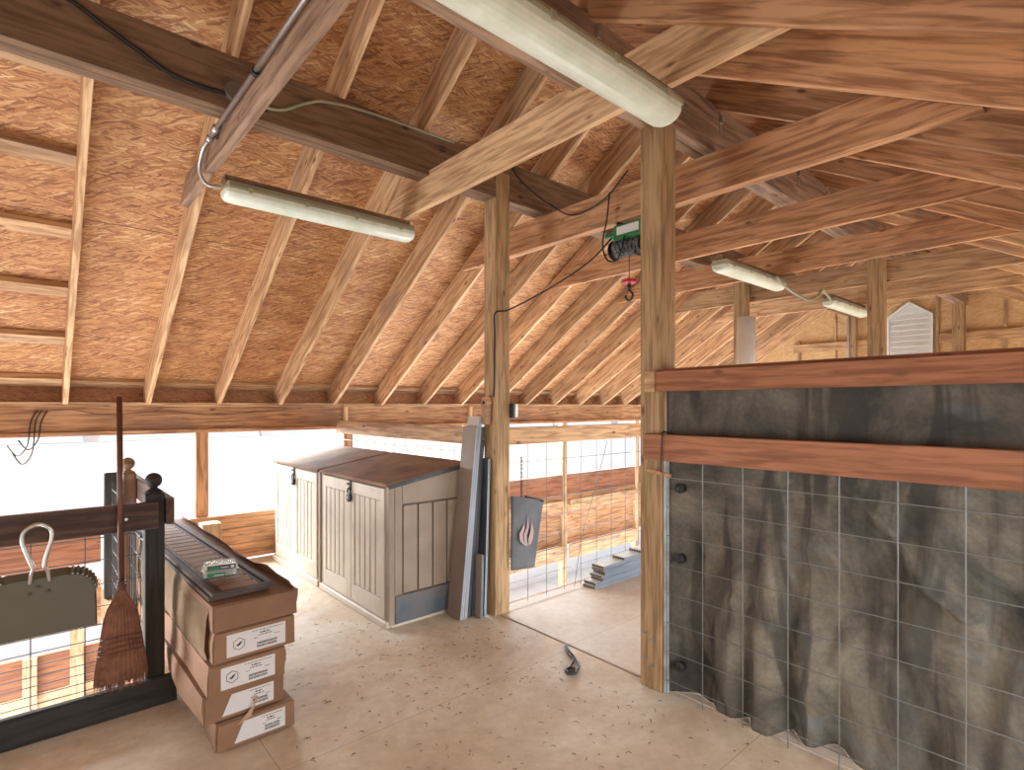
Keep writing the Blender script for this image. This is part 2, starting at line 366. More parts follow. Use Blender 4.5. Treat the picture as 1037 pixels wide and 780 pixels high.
# ---- roof
def slope_obj(name, mat, p_low, p_high, x0, x1, thick, off=0):
    """a board lying on the slope between two (y, z) points; local y runs up the slope"""
    (ya, za), (yb, zb) = p_low, p_high
    d = Vector((0, yb - ya, zb - za)); ln = d.length; d.normalize()
    X = Vector((1, 0, 0)) if d.y > 0 else Vector((-1, 0, 0)); n = X.cross(d)
    mt = Matrix(((X.x, d.x, n.x, (x0+x1)/2), (X.y, d.y, n.y, ya), (X.z, d.z, n.z, za), (0, 0, 0, 1)))
    bm = bmesh.new(); abox(bm, -(x1-x0)/2, (x1-x0)/2, 0, ln, off, off + thick)
    o = link(name, bm, mat); o.matrix_world = mt; return o
struct(slope_obj('ceiling', M['osb'], (YE + 0.45, zl(YE + 0.45) + ul), (YR, ZR + ul), XN, XG + 0.1, 0.015))
struct(slope_obj('ceiling', M['deck'], (-1.5, zr(-1.5) + ur), (YR, ZR + ur), XN, XG + 0.1, 0.02))

ordn = ['first','second','third','fourth','fifth','sixth','seventh','eighth','ninth','tenth','eleventh','twelfth','thirteenth','fourteenth','fifteenth','sixteenth','seventeenth','eighteenth']
def rafter(x, left, mat):
    """a plank on the slope; local x runs along the rafter"""
    if left: a, b = Vector((x, YE + 0.3, zl(YE + 0.3))), Vector((x, YR + 0.02, zl(YR + 0.02)))
    else: a, b = Vector((x, -1.3, zr(-1.3))), Vector((x, YR - 0.02, zr(YR - 0.02)))
    d = (b - a); ln = d.length; d.normalize()
    Yv = Vector((-1, 0, 0)) if left else Vector((1, 0, 0)); n = d.cross(Yv)
    if n.z < 0: Yv = -Yv; n = -n
    bm = bmesh.new()
    if left:                                   # bird's mouth cut flat where it sits on the wall plate
        s = 0.3 * math.sqrt(1 + SL*SL); c = 0.3 / s
        pts = [(s - 0.0, 0), (ln, 0), (ln, RD), (0, RD), (0, 0.13), (s - 0.02, 0.13 * 1.0)]
        abox(bm, 0.0, ln, -0.019, 0.019, 0, RD - 0.002, 0.003)
    else: abox(bm, 0, ln, -0.019, 0.019, 0, RD - 0.002, 0.003)
    o = link('rafter', bm, mat)
    o.matrix_world = Matrix(((d.x, Yv.x, n.x, a.x), (d.y, Yv.y, n.y, a.y), (d.z, Yv.z, n.z, a.z), (0, 0, 0, 1)))
    return o
for k, x in enumerate(XK):
    tag(rafter(x, True, M['pine']), f'pale rafter of the left roof slope, {ordn[k]} counted from the left', 'rafter', 'rafters of the left roof slope')
for k, x in enumerate(XK[1:]):
    tag(rafter(x, False, M['fir'] if k < 8 else M['pine']), f'rafter of the right roof slope, {ordn[k]} counted from the top edge downwards', 'rafter', 'rafters of the right roof slope')
struct(lumber('trim_2', M['greybeam'], (XN, XG), (YR - 0.019, YR + 0.019), (ZR - 0.02, ZR + 0.27)))

# ---- collar ties with ends cut along the roof
TZ0, TZ1 = 2.835, 3.065
def tie(x, mat, z0=TZ0, h=TZ1 - TZ0, t=0.038):
    e = 0.16; z1 = z0 + h
    def yL(z): return YE - (z - e - ZE) / SL
    def yR(z): return YR - (ZR + e - z) / MR
    yc = 2.2
    pts = [(yR(z0), z0), (yL(z0), z0), (yL(z1), z1), (yR(z1), z1)]
    bm = bmesh.new(); prism(bm, [((y - yc), z - z0) for y, z in pts], 'y', -t/2, t/2)
    return link('collar_tie', bm, mat, None, (x, yc, z0), (0, 0, R(90)))
tl = ['with a steel conduit clamped along it', 'ending over the near strip lights', 'carrying the green hoist', 'just before the first far strip light', 'just behind the first far strip light', 'above the loose cable between the far lights', 'nearest the far gable']
TI = [(XK[1] - 0.045, M['greybeam'], 2.875, 0.14, 0.05), (XK[3] + 0.0385, M['pine'], 2.90, 0.23, 0.038), (XK[5] - 0.058, M['fir'], TZ0, 0.235, 0.076)] + [(XK[k] - 0.0385, M['fir'] if k < 10 else M['pine'], TZ0, 0.23, 0.038) for k in (7, 9, 11, 13)]
for i, a in enumerate(TI):
    tag(tie(*a), f'{ordn[i]} collar tie from the near end, {tl[i]}', 'collar tie', 'collar ties across the roof')

# ---- long beams and their posts
BZ0, BZ1 = 3.10, 3.39
def beam(y0, mat, label, x0=XN):
    o = empty('roof_beam', ((x0 + XG) / 2, y0, BZ0)); tag(o, label, 'beam')
    L_ = (XG - x0) / 2
    for j in range(2):
        part('beam_ply', mat, o, lambda bm: abox(bm, -L_, L_, j * 0.071 + 0.001, j * 0.071 + 0.069, 0, BZ1 - BZ0, 0.003))
    return o
def clips(o, x0):
    for k in (2, 3, 4, 5, 6, 7, 8, 9):
        x = XK[k] - (x0 + XG) / 2
        part('rafter_clip', M['conduit'], o, lambda bm, x=x: (abox(bm, x + 0.022, x + 0.055, -0.0025, -0.0005, 0.13, 0.285), abox(bm, x + 0.03, x + 0.06, -0.012, -0.0005, 0.20, 0.24)))
beam(3.12, M['brown'], 'dark brown double beam running lengthwise under the left rafters')
clips(beam(1.69, M['greybeam'], 'greyish double beam running lengthwise past the top of the right front post'), XN)
def post(x, y, z1, label, mat=None, w=0.14, z0=0.0):
    o = empty('timber_post', (x + w/2, y + w/2, z0)); tag(o, label, 'post')
    bm = bmesh.new(); abox(bm, 0, z1 - z0, -w/2, w/2, -w/2, w/2, 0.006)
    link('shaft', bm, mat or M['treated'], o, (0, 0, 0), (0, R(-90), 0))
    return o
pa = post(2.58, 3.12, 3.30, 'square timber post at the middle, with the grey boards leaning on it')
pb = post(2.56, 1.69, BZ0, 'thick timber post at the left end of the dark fabric wall')
post(6.48, 1.69, BZ0, 'square timber post in the distance, left of the white gable vent')
post(6.48, 3.12, BZ0, 'square timber post in the distance behind the white pipe')
post(10.45, 3.12, BZ0, 'slim timber post by the far gable with a thin white conduit', w=0.12)
post(10.45, 1.69, BZ0, 'timber post by the far gable, right of the white vent', w=0.14)
# carriage bolts at the foot of the right front post
for (yy, zz) in ((1.795, 0.30), (1.745, 0.27), (1.795, 0.16), (1.745, 0.13)):
    def bolt(bm, yy=yy, zz=zz):
        tube(bm, [(-0.075, yy - 1.76, zz), (-0.07, yy - 1.76, zz)], 0.011, 10); tube(bm, [(-0.085, yy - 1.76, zz), (-0.07, yy - 1.76, zz)], 0.006, 6)
    part('bolt', M['conduit'], pb, bolt)

# ---- far gable wall
bm = bmesh.new(); prism(bm, [(-1.0, -0.04), (YE, -0.04), (YE, zl(YE) + 0.2), (YR, ZR + 0.2), (-1.0, zr(-1.0) + 0.2)], 'z', -0.02, 0.0)
struct(link('wall_back', bm, M['osbwall']))
wb = bpy.data.objects['wall_back']; wb.matrix_world = Matrix(((0, 0, 1, XG + 0.02), (1, 0, 0, 0), (0, 1, 0, 0), (0, 0, 0, 1)))
for i, y in enumerate((-0.6, 0.0, 0.62, 1.24, 2.04, 2.80, 3.50, 4.1, 4.7, 5.3)):
    zt = min(zl(y), zr(y)) if y > YR else zr(y)
    if y > YR: zt = zl(y)
    struct(lumber(f'trim_{10+i}', M['pine'], (XG - 0.05, XG), (y, y + 0.04), (0, zt), along='z'))
for i, z in enumerate((2.55,)):
    for j, (ya, yb) in enumerate(((-0.6, 2.03), (2.85, 5.0))):
        struct(lumber(f'trim_{30+2*i+j}', M['pine'], (XG - 0.09, XG - 0.052), (ya, min(yb, 4.2)), (z, z + 0.14), along='y'))
# gable vent
gv = empty('gable_vent', (XG - 0.06, 2.42, 1.95)); tag(gv, 'white louvred gable vent with a pointed top in the far wall', 'vent')
def vframe(bm):
    o = [(-0.31, 0), (0.31, 0), (0.31, 1.07), (0, 1.30), (-0.31, 1.07)]; i_ = [(-0.275, 0.035), (0.275, 0.035), (0.275, 1.05), (0, 1.255), (-0.275, 1.05)]
    n = 5
    O0 = [bm.verts.new((0, p[0], p[1])) for p in o]; I0 = [bm.verts.new((0, p[0], p[1])) for p in i_]
    O1 = [bm.verts.new((-0.03, p[0], p[1])) for p in o]; I1 = [bm.verts.new((-0.03, p[0], p[1])) for p in i_]
    for k in range(n):
        q = (k + 1) % n
        bm.faces.new((O1[k], O1[q], I1[q], I1[k])); bm.faces.new((O0[k], O0[q], O1[q], O1[k])); bm.faces.new((I0[k], I1[k], I1[q], I0[q])); bm.faces.new((O0[k], I0[k], I0[q], O0[q]))
    bmesh.ops.recalc_face_normals(bm, faces=bm.faces[:])
part('vent_frame', M['whitepl'], gv, vframe)
part('backing', M['whitepl'], gv, lambda bm: prism(bm, [(-0.27, 0.03), (0.27, 0.03), (0.27, 1.05), (0, 1.25), (-0.27, 1.05)], 'x', 0.01, 0.02))
for k in range(12):
    z = 0.05 + k * 0.088; hw = 0.27
    def slat(bm, z=z, hw=hw):
        prism(bm, [(-0.022, z), (-0.016, z - 0.004), (0.006, z + 0.062), (0.0, z + 0.066)], 'y', -hw, hw)
    part('slat', M['whitepl'], gv, slat)
part('louvre_peak', M['whitepl'], gv, lambda bm: [tube(bm, [(-0.02, -0.12, 1.09 ), (-0.02, 0, 1.18), (-0.02, 0.12, 1.09)], 0.008), tube(bm, [(-0.02, -0.05, 1.10), (-0.02, 0, 1.14), (-0.02, 0.05, 1.10)], 0.008)])

# ---- near gable behind the photographer, with a door opening; low wall and header under the right eave
def near(bm):
    prism(bm, [(-1.0, -0.04), (-0.2, -0.04), (-0.2, 2.1), (2.0, 2.1), (2.0, -0.04), (YE, -0.04), (YE, zl(YE) + 0.2), (YR, ZR + 0.2), (-1.0, zr(-1.0) + 0.2)], 'x', XN - 0.03, XN)
struct(part('wall_near', M['osbwall'], None, near))
struct(part('wall_right', M['osbwall'], None, lambda bm: (abox(bm, XN, XG, -1.03, -1.0, -0.04, 0.5), abox(bm, XN, XG, -1.03, -1.0, 1.35, 1.9))))
# ---- left eave wall: header, studs, boards, blocking
struct(lumber('trim_3', M['fir'], (XN, XG), (YE, YE + 0.04), (1.335, 1.55)))            # header
struct(lumber('trim_4', M['fir'], (XN, XG), (YE - 0.02, YE + 0.12), (1.30, 1.335)))      # lower plate of the header
struct(lumber('trim_5', M['pine'], (XN, XG), (YE, YE + 0.17), (1.55, 1.59)))
struct(slope_obj('trim_6', M['pine'], (YE + 0.13, zl(YE + 0.13) + ul - 0.045), (YE + 0.05, zl(YE + 0.05) + ul - 0.045), XN, XG, 0.04))
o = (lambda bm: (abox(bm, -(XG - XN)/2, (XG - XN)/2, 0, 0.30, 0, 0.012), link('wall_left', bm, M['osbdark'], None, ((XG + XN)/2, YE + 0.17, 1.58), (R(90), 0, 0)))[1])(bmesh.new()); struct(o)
for i, x in enumerate((-0.75, 1.20, 2.70, 4.43, 6.33, 8.25, 10.1)):
    struct(lumber(f'trim_{40+i}', M['fir'] if i < 3 else M['pine'], (x, x + 0.11), (YE + 0.045, YE + 0.135), (-2.7, 1.34), along='z'))
for i, x in enumerate((2.66, 4.43)):
    struct(lumber(f'trim_{50+i}', M['pine'], (x, x + 0.05), (YE - 0.045, YE - 0.002), (1.335, 1.55), along='z'))
def eboard(i, x0, x1, z0, z1, mat='fir', y=YE + 0.0):
    return struct(lumber(f'trim_{60+i}', M[mat], (x0, x1), (y, y + 0.038), (z0, z1)))
n = 0
for (z0, z1) in ((0.335, 0.475), (0.175, 0.330), (0.02, 0.170)):
    eboard(n, 0.62, 2.62, z0, z1, 'fir'); n += 1
# stairwell part (left) and the bay behind the wire fence (right)
for (z0, z1, m) in ((0.20, 0.475, 'redfir'), (-0.35, 0.06, 'fir'), (-0.80, -0.50, 'redfir'), (-0.95, -0.805, 'pine'), (-1.6, -0.955, 'redfir')):
    eboard(n, XN, 0.46, z0, z1, m); n += 1
for (x0, x1) in ((2.82, 6.32), (6.45, 8.24), (8.37, 10.7)):
    for (z0, z1, m, yy) in ((0.16, 0.47, 'redfir', 0.05), (-0.15, 0.155, 'fir', 0.052), (-0.02, 0.07, 'pine', -0.02), (-0.66, -0.155, 'fir', 0.09), (-0.86, -0.64, 'pine', -0.02)):
        eboard(n, x0, x1, z0, z1, m, YE + yy); n += 1
for i, x in enumerate((-0.05, 0.25)):
    struct(lumber(f'trim_{90+i}', M['pine'], (x, x + 0.09), (YE - 0.045, YE - 0.002), (-1.6, -0.5 if i == 0 else 0.05), along='z'))

# ---- lookout blocks left of the first rafter
for i in range(6):
    y = 3.62 + i * 0.475
    z = zl(y) + ul
    d = Vector((0, -1, SL)).normalized()
    o = slope_obj(f'trim_{100+i}', M['pine'], (y + 0.04, zl(y + 0.04) + ul - 0.065), (y - 0.04, zl(y - 0.04) + ul - 0.065), XN, XK[0] - 0.02, 0.05)
    struct(o)

# ---- outside: the pale building next door
nb = empty('neighbouring_building', (3, 9.6, -2.7)); tag(nb, 'overexposed white building seen outside through the eave opening', 'building')
part('wall', M['siding'], nb, lambda bm: abox(bm, -12, 12, 0, 0.2, 0, 3.75))
part('eave', M['soffit'], nb, lambda bm: prism(bm, [(-0.55, 4.02), (0.2, 4.02), (0.2, 4.4), (-0.55, 4.14)], 'x', -12, 12))
for k in range(9):
    x = -9 + k * 2.2
    part('bracket', M['soffit'], nb, lambda bm, x=x: prism(bm, [(x - 0.12, 4.02), (x + 0.12, 4.02), (x + 0.07, 3.78), (x - 0.07, 3.78)], 'y', -0.55, -0.45))

# ================================================================ strip lights
def strip_light(x0, x1, y, ztop, label, board=True):
    ln = x1 - x0
    o = empty('strip_light', ((x0 + x1) / 2, y, ztop)); tag(o, label, 'strip light')
    if board:
        part('mounting_board', M['brown'], o, lambda bm: abox(bm, -ln/2, ln/2 - 0.02, -0.03, 0.07, -0.038, 0, 0.003))
    dz = -0.04 if board else 0
    def hous(bm):
        prism(bm, [(-0.062, dz - 0.001), (0.062, dz - 0.001), (0.078, dz - 0.03), (0.078, dz - 0.045), (-0.078, dz - 0.045), (-0.078, dz - 0.03)], 'x', -ln/2 + 0.01, ln/2 - 0.01)
    part('housing', M['housing'], o, hous)
    def lens(bm):
        prof = []
        for k in range(13):
            a = math.pi * k / 12
            prof.append((math.cos(a) * 0.076 * (1 if k % 2 else 0.985), -math.sin(a) ** 0.75 * 0.062))
        secs = [(-ln/2 - 0.005, 0.72), (-ln/2 + 0.012, 0.93), (-ln/2 + 0.035, 1.0), (ln/2 - 0.035, 1.0), (ln/2 - 0.012, 0.93), (ln/2 + 0.005, 0.72)]
        rings = [[bm.verts.new((x, p[0] * s, dz - 0.045 + p[1] * s)) for p in prof] for x, s in secs]
        for a, b in zip(rings, rings[1:]):
            for k in range(12): bm.faces.new((a[k], a[k+1], b[k+1], b[k]))
            bm.faces.new((a[0], b[0], b[12], a[12]))
        bm.faces.new(rings[0][::-1]); bm.faces.new(rings[-1]); bmesh.ops.recalc_face_normals(bm, faces=bm.faces[:])
    part('lens', M['lens'], o, lens)
    for k in range(4):
        xx = -ln/2 + ln * (0.1 + 0.8 * k / 3)
        for s in (-1, 1):
            part('clip', M['housing'], o, lambda bm, xx=xx, s=s: abox(bm, xx - 0.012, xx + 0.012, s * 0.077, s * 0.084, dz - 0.056, dz - 0.022, 0.002))
    return o
strip_light(0.83, 2.05, 3.44, 2.873, 'strip light hanging below the brown beam, above the left end of the cabinets')
strip_light(0.80, 2.02, 1.30, 2.873, 'large strip light at the top centre, running to the thick right post')
strip_light(4.36, 5.55, 2.32, 2.832, 'first of the two small far strip lights, beyond the right post')
strip_light(6.80, 8.0, 2.30, 2.832, 'smallest and farthest strip light, left of the gable vent')

# ---- conduit, junction box and cables
c = empty('steel_conduit', (0.72, 2.5, 2.95)); tag(c, 'shiny steel conduit running up the first collar tie to the junction box', 'conduit')
XC = 0.715
part('pipe', M['conduit'], c, lambda bm: tube(bm, [(XC - 0.72, 0.55 - 2.5, 0.0), (XC - 0.72, 3.22 - 2.5, 0.03)], 0.011, 10), True)
part('coupling', M['conduit'], c, lambda bm: (tube(bm, [(-0.005, 3.10 - 2.5, 0.028), (-0.005, 3.17 - 2.5, 0.03)], 0.019, 10), tube(bm, [(-0.005, 3.24 - 2.5, 0.03), (-0.005, 3.28 - 2.5, 0.025)], 0.016, 10)), True)
part('flexible_tail', M['conduit'], c, lambda bm: tube(bm, curve([(-0.005, 3.26 - 2.5, 0.028), (-0.015, 3.36 - 2.5, 0.0), (-0.01, 3.46 - 2.5, -0.08), (0.03, 3.47 - 2.5, -0.14), (0.10, 3.45 - 2.5, -0.145)]), 0.010, 8), True)
part('strap', M['black'], c, lambda bm: tube(bm, [(-0.005, 2.45 - 2.5, 0.018), (-0.005, 2.475 - 2.5, 0.018)], 0.017, 10))
jb = empty('junction_box', (0.80, 3.118, 3.19)); tag(jb, 'round grey junction box on the face of the dark brown beam', 'junction box')
part('cover', plain('dusty_brown_box', (0.17, 0.13, 0.10), 0.6, var=0.2), jb, lambda bm: tube(bm, [(0, 0, 0), (0, -0.035, 0)], [0.052, 0.048], 20))
part('cord', M['black'], jb, lambda bm: tube(bm, curve([(0.0, -0.02, -0.045), (-0.015, -0.035, -0.12), (-0.03, 0.0, -0.2), (-0.075, 0.05, -0.24)]), 0.009, 8), True)
def cable(pts, r, mat, label, cat='cable', name='cable'):
    bm = bmesh.new(); c0 = Vector(pts[0]); tube(bm, curve([Vector(p) - c0 for p in pts]), r, 6)
    return tag(link(name, bm, mat, None, c0, None, True), label, cat)
cable([(-0.2, 3.10, 3.36), (0.10, 3.10, 3.35), (0.26, 3.105, 3.285), (0.38, 3.107, 3.235), (0.50, 3.107, 3.18), (0.62, 3.107, 3.165), (0.76, 3.105, 3.17)], 0.010, M['black'], 'thick black cable sagging across the brown beam to the junction box')
cable([(0.83, 3.105, 3.18), (0.95, 3.107, 3.17), (1.05, 3.107, 3.19), (1.18, 3.107, 3.275), (1.30, 3.107, 3.325), (1.6, 3.107, 3.36), (2.2, 3.107, 3.375)], 0.009, M['housing'], 'grey cable along the brown beam right of the junction box')
cable([(2.70, 3.108, 3.39), (2.78, 3.10, 3.30), (2.9, 3.08, 3.22), (3.02, 3.0, 3.12), (3.02, 2.75, 2.97), (3.01, 2.45, 3.0), (3.015, 2.25, 3.14)], 0.006, M['black'], 'thin black cable drooping from beside the middle post across the hoist tie')
cable([(3.005, 2.40, 3.03), (2.99, 2.41, 2.85), (2.98, 2.44, 2.68), (2.98, 2.40, 2.56), (2.98, 2.32, 2.54), (2.98, 2.28, 2.60), (3.0, 2.27, 2.70)], 0.006, M['black'], 'black cable loop hanging beside the green hoist')
cable([(2.98, 2.36, 2.70), (2.90, 2.5, 2.55), (2.80, 2.78, 2.40), (2.66, 3.05, 2.27), (2.57, 3.112, 2.24), (2.568, 3.118, 2.1), (2.568, 3.12, 1.8), (2.565, 3.125, 1.62)], 0.0065, M['black'], 'black cable from the hoist down the corner of the middle post')
cable([(5.2, 2.20, 2.76), (5.35, 2.16, 2.66), (5.7, 2.12, 2.60), (6.05, 2.15, 2.68), (6.3, 2.2, 2.79), (6.55, 2.24, 2.79), (6.85, 2.28, 2.74)], 0.013, M['housing'], 'looping cable linking the two far strip lights')
# pendant plug on the middle post
pg = empty('pendant_control', (2.555, 3.19, 1.51)); tag(pg, 'small wooden brown pendant control hanging at the middle post above the boards', 'pendant control')
part('case', M['fir'], pg, lambda bm: prism(bm, [(-0.022, -0.09), (0.022, -0.09), (0.026, 0.02), (0.04, 0.07), (0.02, 0.11), (-0.02, 0.11), (-0.034, 0.07), (-0.026, 0.02)], 'x', -0.03, 0.02))
part('button', M['black'], pg, lambda bm: tube(bm, [(-0.036, 0.0, 0.07), (-0.03, 0.0, 0.07)], 0.012, 10))
fd = empty('flood_light', (2.7205, 3.10, 1.52)); tag(fd, 'small white lamp with grey back on the right side of the middle post', 'lamp')
part('back', M['compdark'], fd, lambda bm: abox(bm, 0.0, 0.02, -0.02, 0.05, -0.055, 0.055, 0.003))
part('face', M['whitepl'], fd, lambda bm: abox(bm, 0.021, 0.05, -0.02, 0.05, -0.05, 0.05, 0.006))

# ---- hoist
h = empty('electric_hoist', (3.10, 2.26, 2.83)); tag(h, 'green electric hoist with a wound cable drum under the reddish collar tie', 'hoist')
part('bracket', M['black'], h, lambda bm: [abox(bm, -0.03, 0.03, yy - 0.012, yy + 0.012, -0.05, 0.004, 0.002) for yy in (-0.12, 0.12)])
part('motor_housing', M['green'], h, lambda bm: (abox(bm, -0.09, 0.06, -0.22, 0.12, -0.14, -0.035, 0.012), abox(bm, -0.075, 0.05, 0.12, 0.2, -0.10, -0.07, 0.005)))
part('rating_plate', M['paper'], h, lambda bm: abox(bm, -0.0935, -0.0905, -0.10, 0.08, -0.11, -0.055))
part('drum', M['black'], h, lambda bm: tube(bm, [(-0.02, -0.20, -0.19), (-0.02, 0.15, -0.19)], 0.052, 16))
def coil(bm):
    for q in range(5):
        pts = []
        for k in range(60):
            a = k * 0.9 + q
            rr = 0.055 + 0.014 * math.sin(k * 1.7 + q)
            pts.append((-0.03 + math.cos(a) * rr, 0.02 + 0.10 * math.sin(k * 0.21 + q * 1.3), -0.185 + math.sin(a) * rr))
        tube(bm, pts, 0.0035, 5)
part('wound_cable', M['steel'], h, coil)
part('flange', M['black'], h, lambda bm: [tube(bm, [(-0.02, y, -0.19), (-0.02, y + 0.006, -0.19)], 0.07, 18) for y in (-0.21, -0.05, 0.155)])
part('hoist_line', M['darkwire'], h, lambda bm: tube(bm, [(-0.02, 0.03, -0.24), (-0.02, 0.03, -0.42)], 0.003, 5))
part('red_disc', M['red'], h, lambda bm: tube(bm, [(-0.02, 0.03, -0.405), (-0.02, 0.03, -0.415), (-0.02, 0.03, -0.432), (-0.02, 0.03, -0.44)], [0.025, 0.052, 0.052, 0.025], 18))
part('hook', M['darkwire'], h, lambda bm: (tube(bm, [(-0.02, 0.03, -0.44), (-0.02, 0.03, -0.48)], 0.012, 8), tube(bm, curve([(-0.02, 0.03, -0.48), (-0.02, 0.005, -0.505), (-0.02, 0.002, -0.53), (-0.02, 0.03, -0.553), (-0.02, 0.058, -0.53), (-0.02, 0.054, -0.512)]), 0.008, 8)), True)
# ---- white pipe at the far post
bm = bmesh.new(); tube(bm, [(0, 0, 0), (0, 0, 2.60)], 0.105, 24)
tag(link('white_pipe', bm, M['whitepl'], None, (6.35, 3.04, 0.004), None, True), 'fat white plastic pipe standing against a distant timber post', 'pipe')
bm = bmesh.new(); tube(bm, [(0, 0, 0), (0, 0, 3.05)], 0.018, 8)
tag(link('white_conduit', bm, M['whitepl'], None, (10.42, 3.22, 0.004), None, True), 'thin white conduit running down the slim post by the far gable', 'conduit')

# ---- cables along the header
cable([(0.02, YE - 0.01, 1.50), (0.25, YE - 0.01, 1.525), (0.5, YE - 0.012, 1.48), (0.95, YE - 0.012, 1.505), (1.3, YE - 0.012, 1.47), (1.8, YE - 0.012, 1.50), (2.2, YE - 0.012, 1.535)], 0.0045, M['brown'], 'dark cable stapled in sags along the header over the left opening')
for k, (a, b_) in enumerate((((-0.02), 0.30), ((0.01), 0.36), ((0.045), 0.26))):
    cable([(a + 0.06, YE - 0.01, 1.52), (a + 0.02, YE - 0.02, 1.42), (a, YE - 0.02, 1.54 - b_), (a - 0.06, YE - 0.02, 1.50 - b_ * 1.15), (a - 0.12, YE - 0.02, 1.54 - b_)], 0.005, M['black'], ['inner', 'longest', 'outer'][k] + ' loop of the loose black wires hanging at the left edge')

# ================================================================ fences
def wire_grid(bm, us, zs, u0, u1, z0, z1, plane, r=0.0028, wob=0.0):
    P = (lambda u, z: (u, 0, z)) if plane == 'x' else (lambda u, z: (0, u, z))
    for u in us: tube(bm, [P(u, z0), P(u, z1)], r, 5)
    for z in zs: tube(bm, [P(u0, z), P(u1, z)], r, 5)
# rail + mesh behind the cabinets
f = empty('mesh_fence', (2.60, 4.6, 0)); tag(f, 'wire mesh fence with a pine rail behind the cabinets', 'fence')
bm = bmesh.new(); abox(bm, -1.33, 1.33, -0.019, 0.019, 0, 0.14, 0.003); link('rail', bm, M['pine'], f, (0, 0, 1.255), (0, 0, R(90)))
part('mesh', M['steel'], f, lambda bm: wire_grid(bm, [-1.3 + 0.2 * k for k in range(14)], [0.1 + 0.155 * k for k in range(8)], -1.33, 1.33, 0.01, 1.255, 'y', 0.0028), loc=(0.025, 0, 0))
f = empty('mesh_fence', (4.7, 3.19, 0)); tag(f, 'wire mesh fence with a rail between the middle post and the distance', 'fence')
part('rail', M['pine'], f, lambda bm: abox(bm, -1.97, 1.7, -0.019, 0.019, 1.255, 1.39, 0.003))
part('mesh', M['steel'], f, lambda bm: wire_grid(bm, [-1.94 + 0.21 * k for k in range(18)], [0.03 + 0.155 * k for k in range(8)], -1.97, 1.7, 0.006, 1.255, 'x', 0.0028), loc=(0, 0, 0))
cable([(3.9, 3.14, 1.24), (3.72, 3.14, 0.8), (3.55, 3.13, 0.45), (3.45, 3.13, 0.03)], 0.003, M['steel'], 'slack loose wire slanting across the mesh behind the board stack', 'wire', 'loose_wire')

# stair guard, foreground left
f = empty('stair_fence', (-0.5, 3.38, 0)); tag(f, 'dark railing with wire mesh at the lower left, broom and dustpan hang on it', 'railing')
part('top_rail', M['darkrail'], f, lambda bm: abox(bm, -1.1, 1.00, -0.04, 0.0, 0.92, 1.058, 0.004))
part('bottom_rail', M['blackpost'], f, lambda bm: abox(bm, -1.1, 1.08, -0.04, 0.0, 0.002, 0.143, 0.004))
part('mesh', M['darkwire'], f, lambda bm: wire_grid(bm, [-1.1 + 0.2 * k for k in range(11)] , [0.16, 0.20, 0.245, 0.29, 0.34, 0.40, 0.47, 0.56, 0.67, 0.79, 0.9], -1.1, 0.93, 0.10, 1.0, 'x', 0.0026), loc=(0, 0.012, 0))
for k in (0.28, 0.86):
    part('screw', M['conduit'], f, lambda bm, k=k: tube(bm, [(k, -0.043, 0.985), (k, -0.04, 0.985)], 0.007, 8))
def newel(x, y, z1, label, ball=True, w=0.088, mat='blackpost'):
    o = empty('newel_post', (x + w/2, y + w/2, 0)); tag(o, label, 'newel post')
    bm = bmesh.new(); abox(bm, 0.003, z1, -w/2, w/2, -w/2, w/2, 0.004); link('shaft', bm, M[mat], o, (0, 0, 0), (0, R(-90), 0))
    if ball:
        def fn(bm):
            prof = [(0.04, 0), (0.042, 0.008), (0.03, 0.015), (0.018, 0.022), (0.018, 0.03)]
            for k in range(1, 12):
                a = -math.pi/2 + math.pi * k / 12; prof.append((0.040 * math.cos(a), 0.066 + 0.040 * math.sin(a)))
            prof.append((0.004, 0.106)); lathe(bm, prof, (0, 0, z1))
        part('ball_finial', M[mat], o, fn, True)
    return o
newel(0.445, 3.385, 1.095, 'black newel post with a ball top at the corner of the near railing')
newel(0.445, 4.40, 1.105, 'farther newel post with a ball top behind the broom handle', mat='brown')
newel(0.445, 5.45, 1.02, 'farthest stair post without a ball, beside the broom handle', False)
f = empty('stair_fence', (0.56, 4.4, 0)); tag(f, 'brown railing leading back from the near newel post beside the box stack', 'railing')
bm = bmesh.new(); abox(bm, -1.04, 1.06, -0.019, 0.019, 0, 0.14, 0.004); link('top_rail', bm, M['darkrail'], f, (-0.006, 0, 0.93), (0, 0, R(90)))
part('mesh', M['darkwire'], f, lambda bm: wire_grid(bm, [-0.9 + 0.1 * k for k in range(20)], [0.12 * k + 0.05 for k in range(8)], -1.0, 1.06, 0.01, 0.95, 'y', 0.0022), loc=(-0.022 - 0.048, 0, 0))

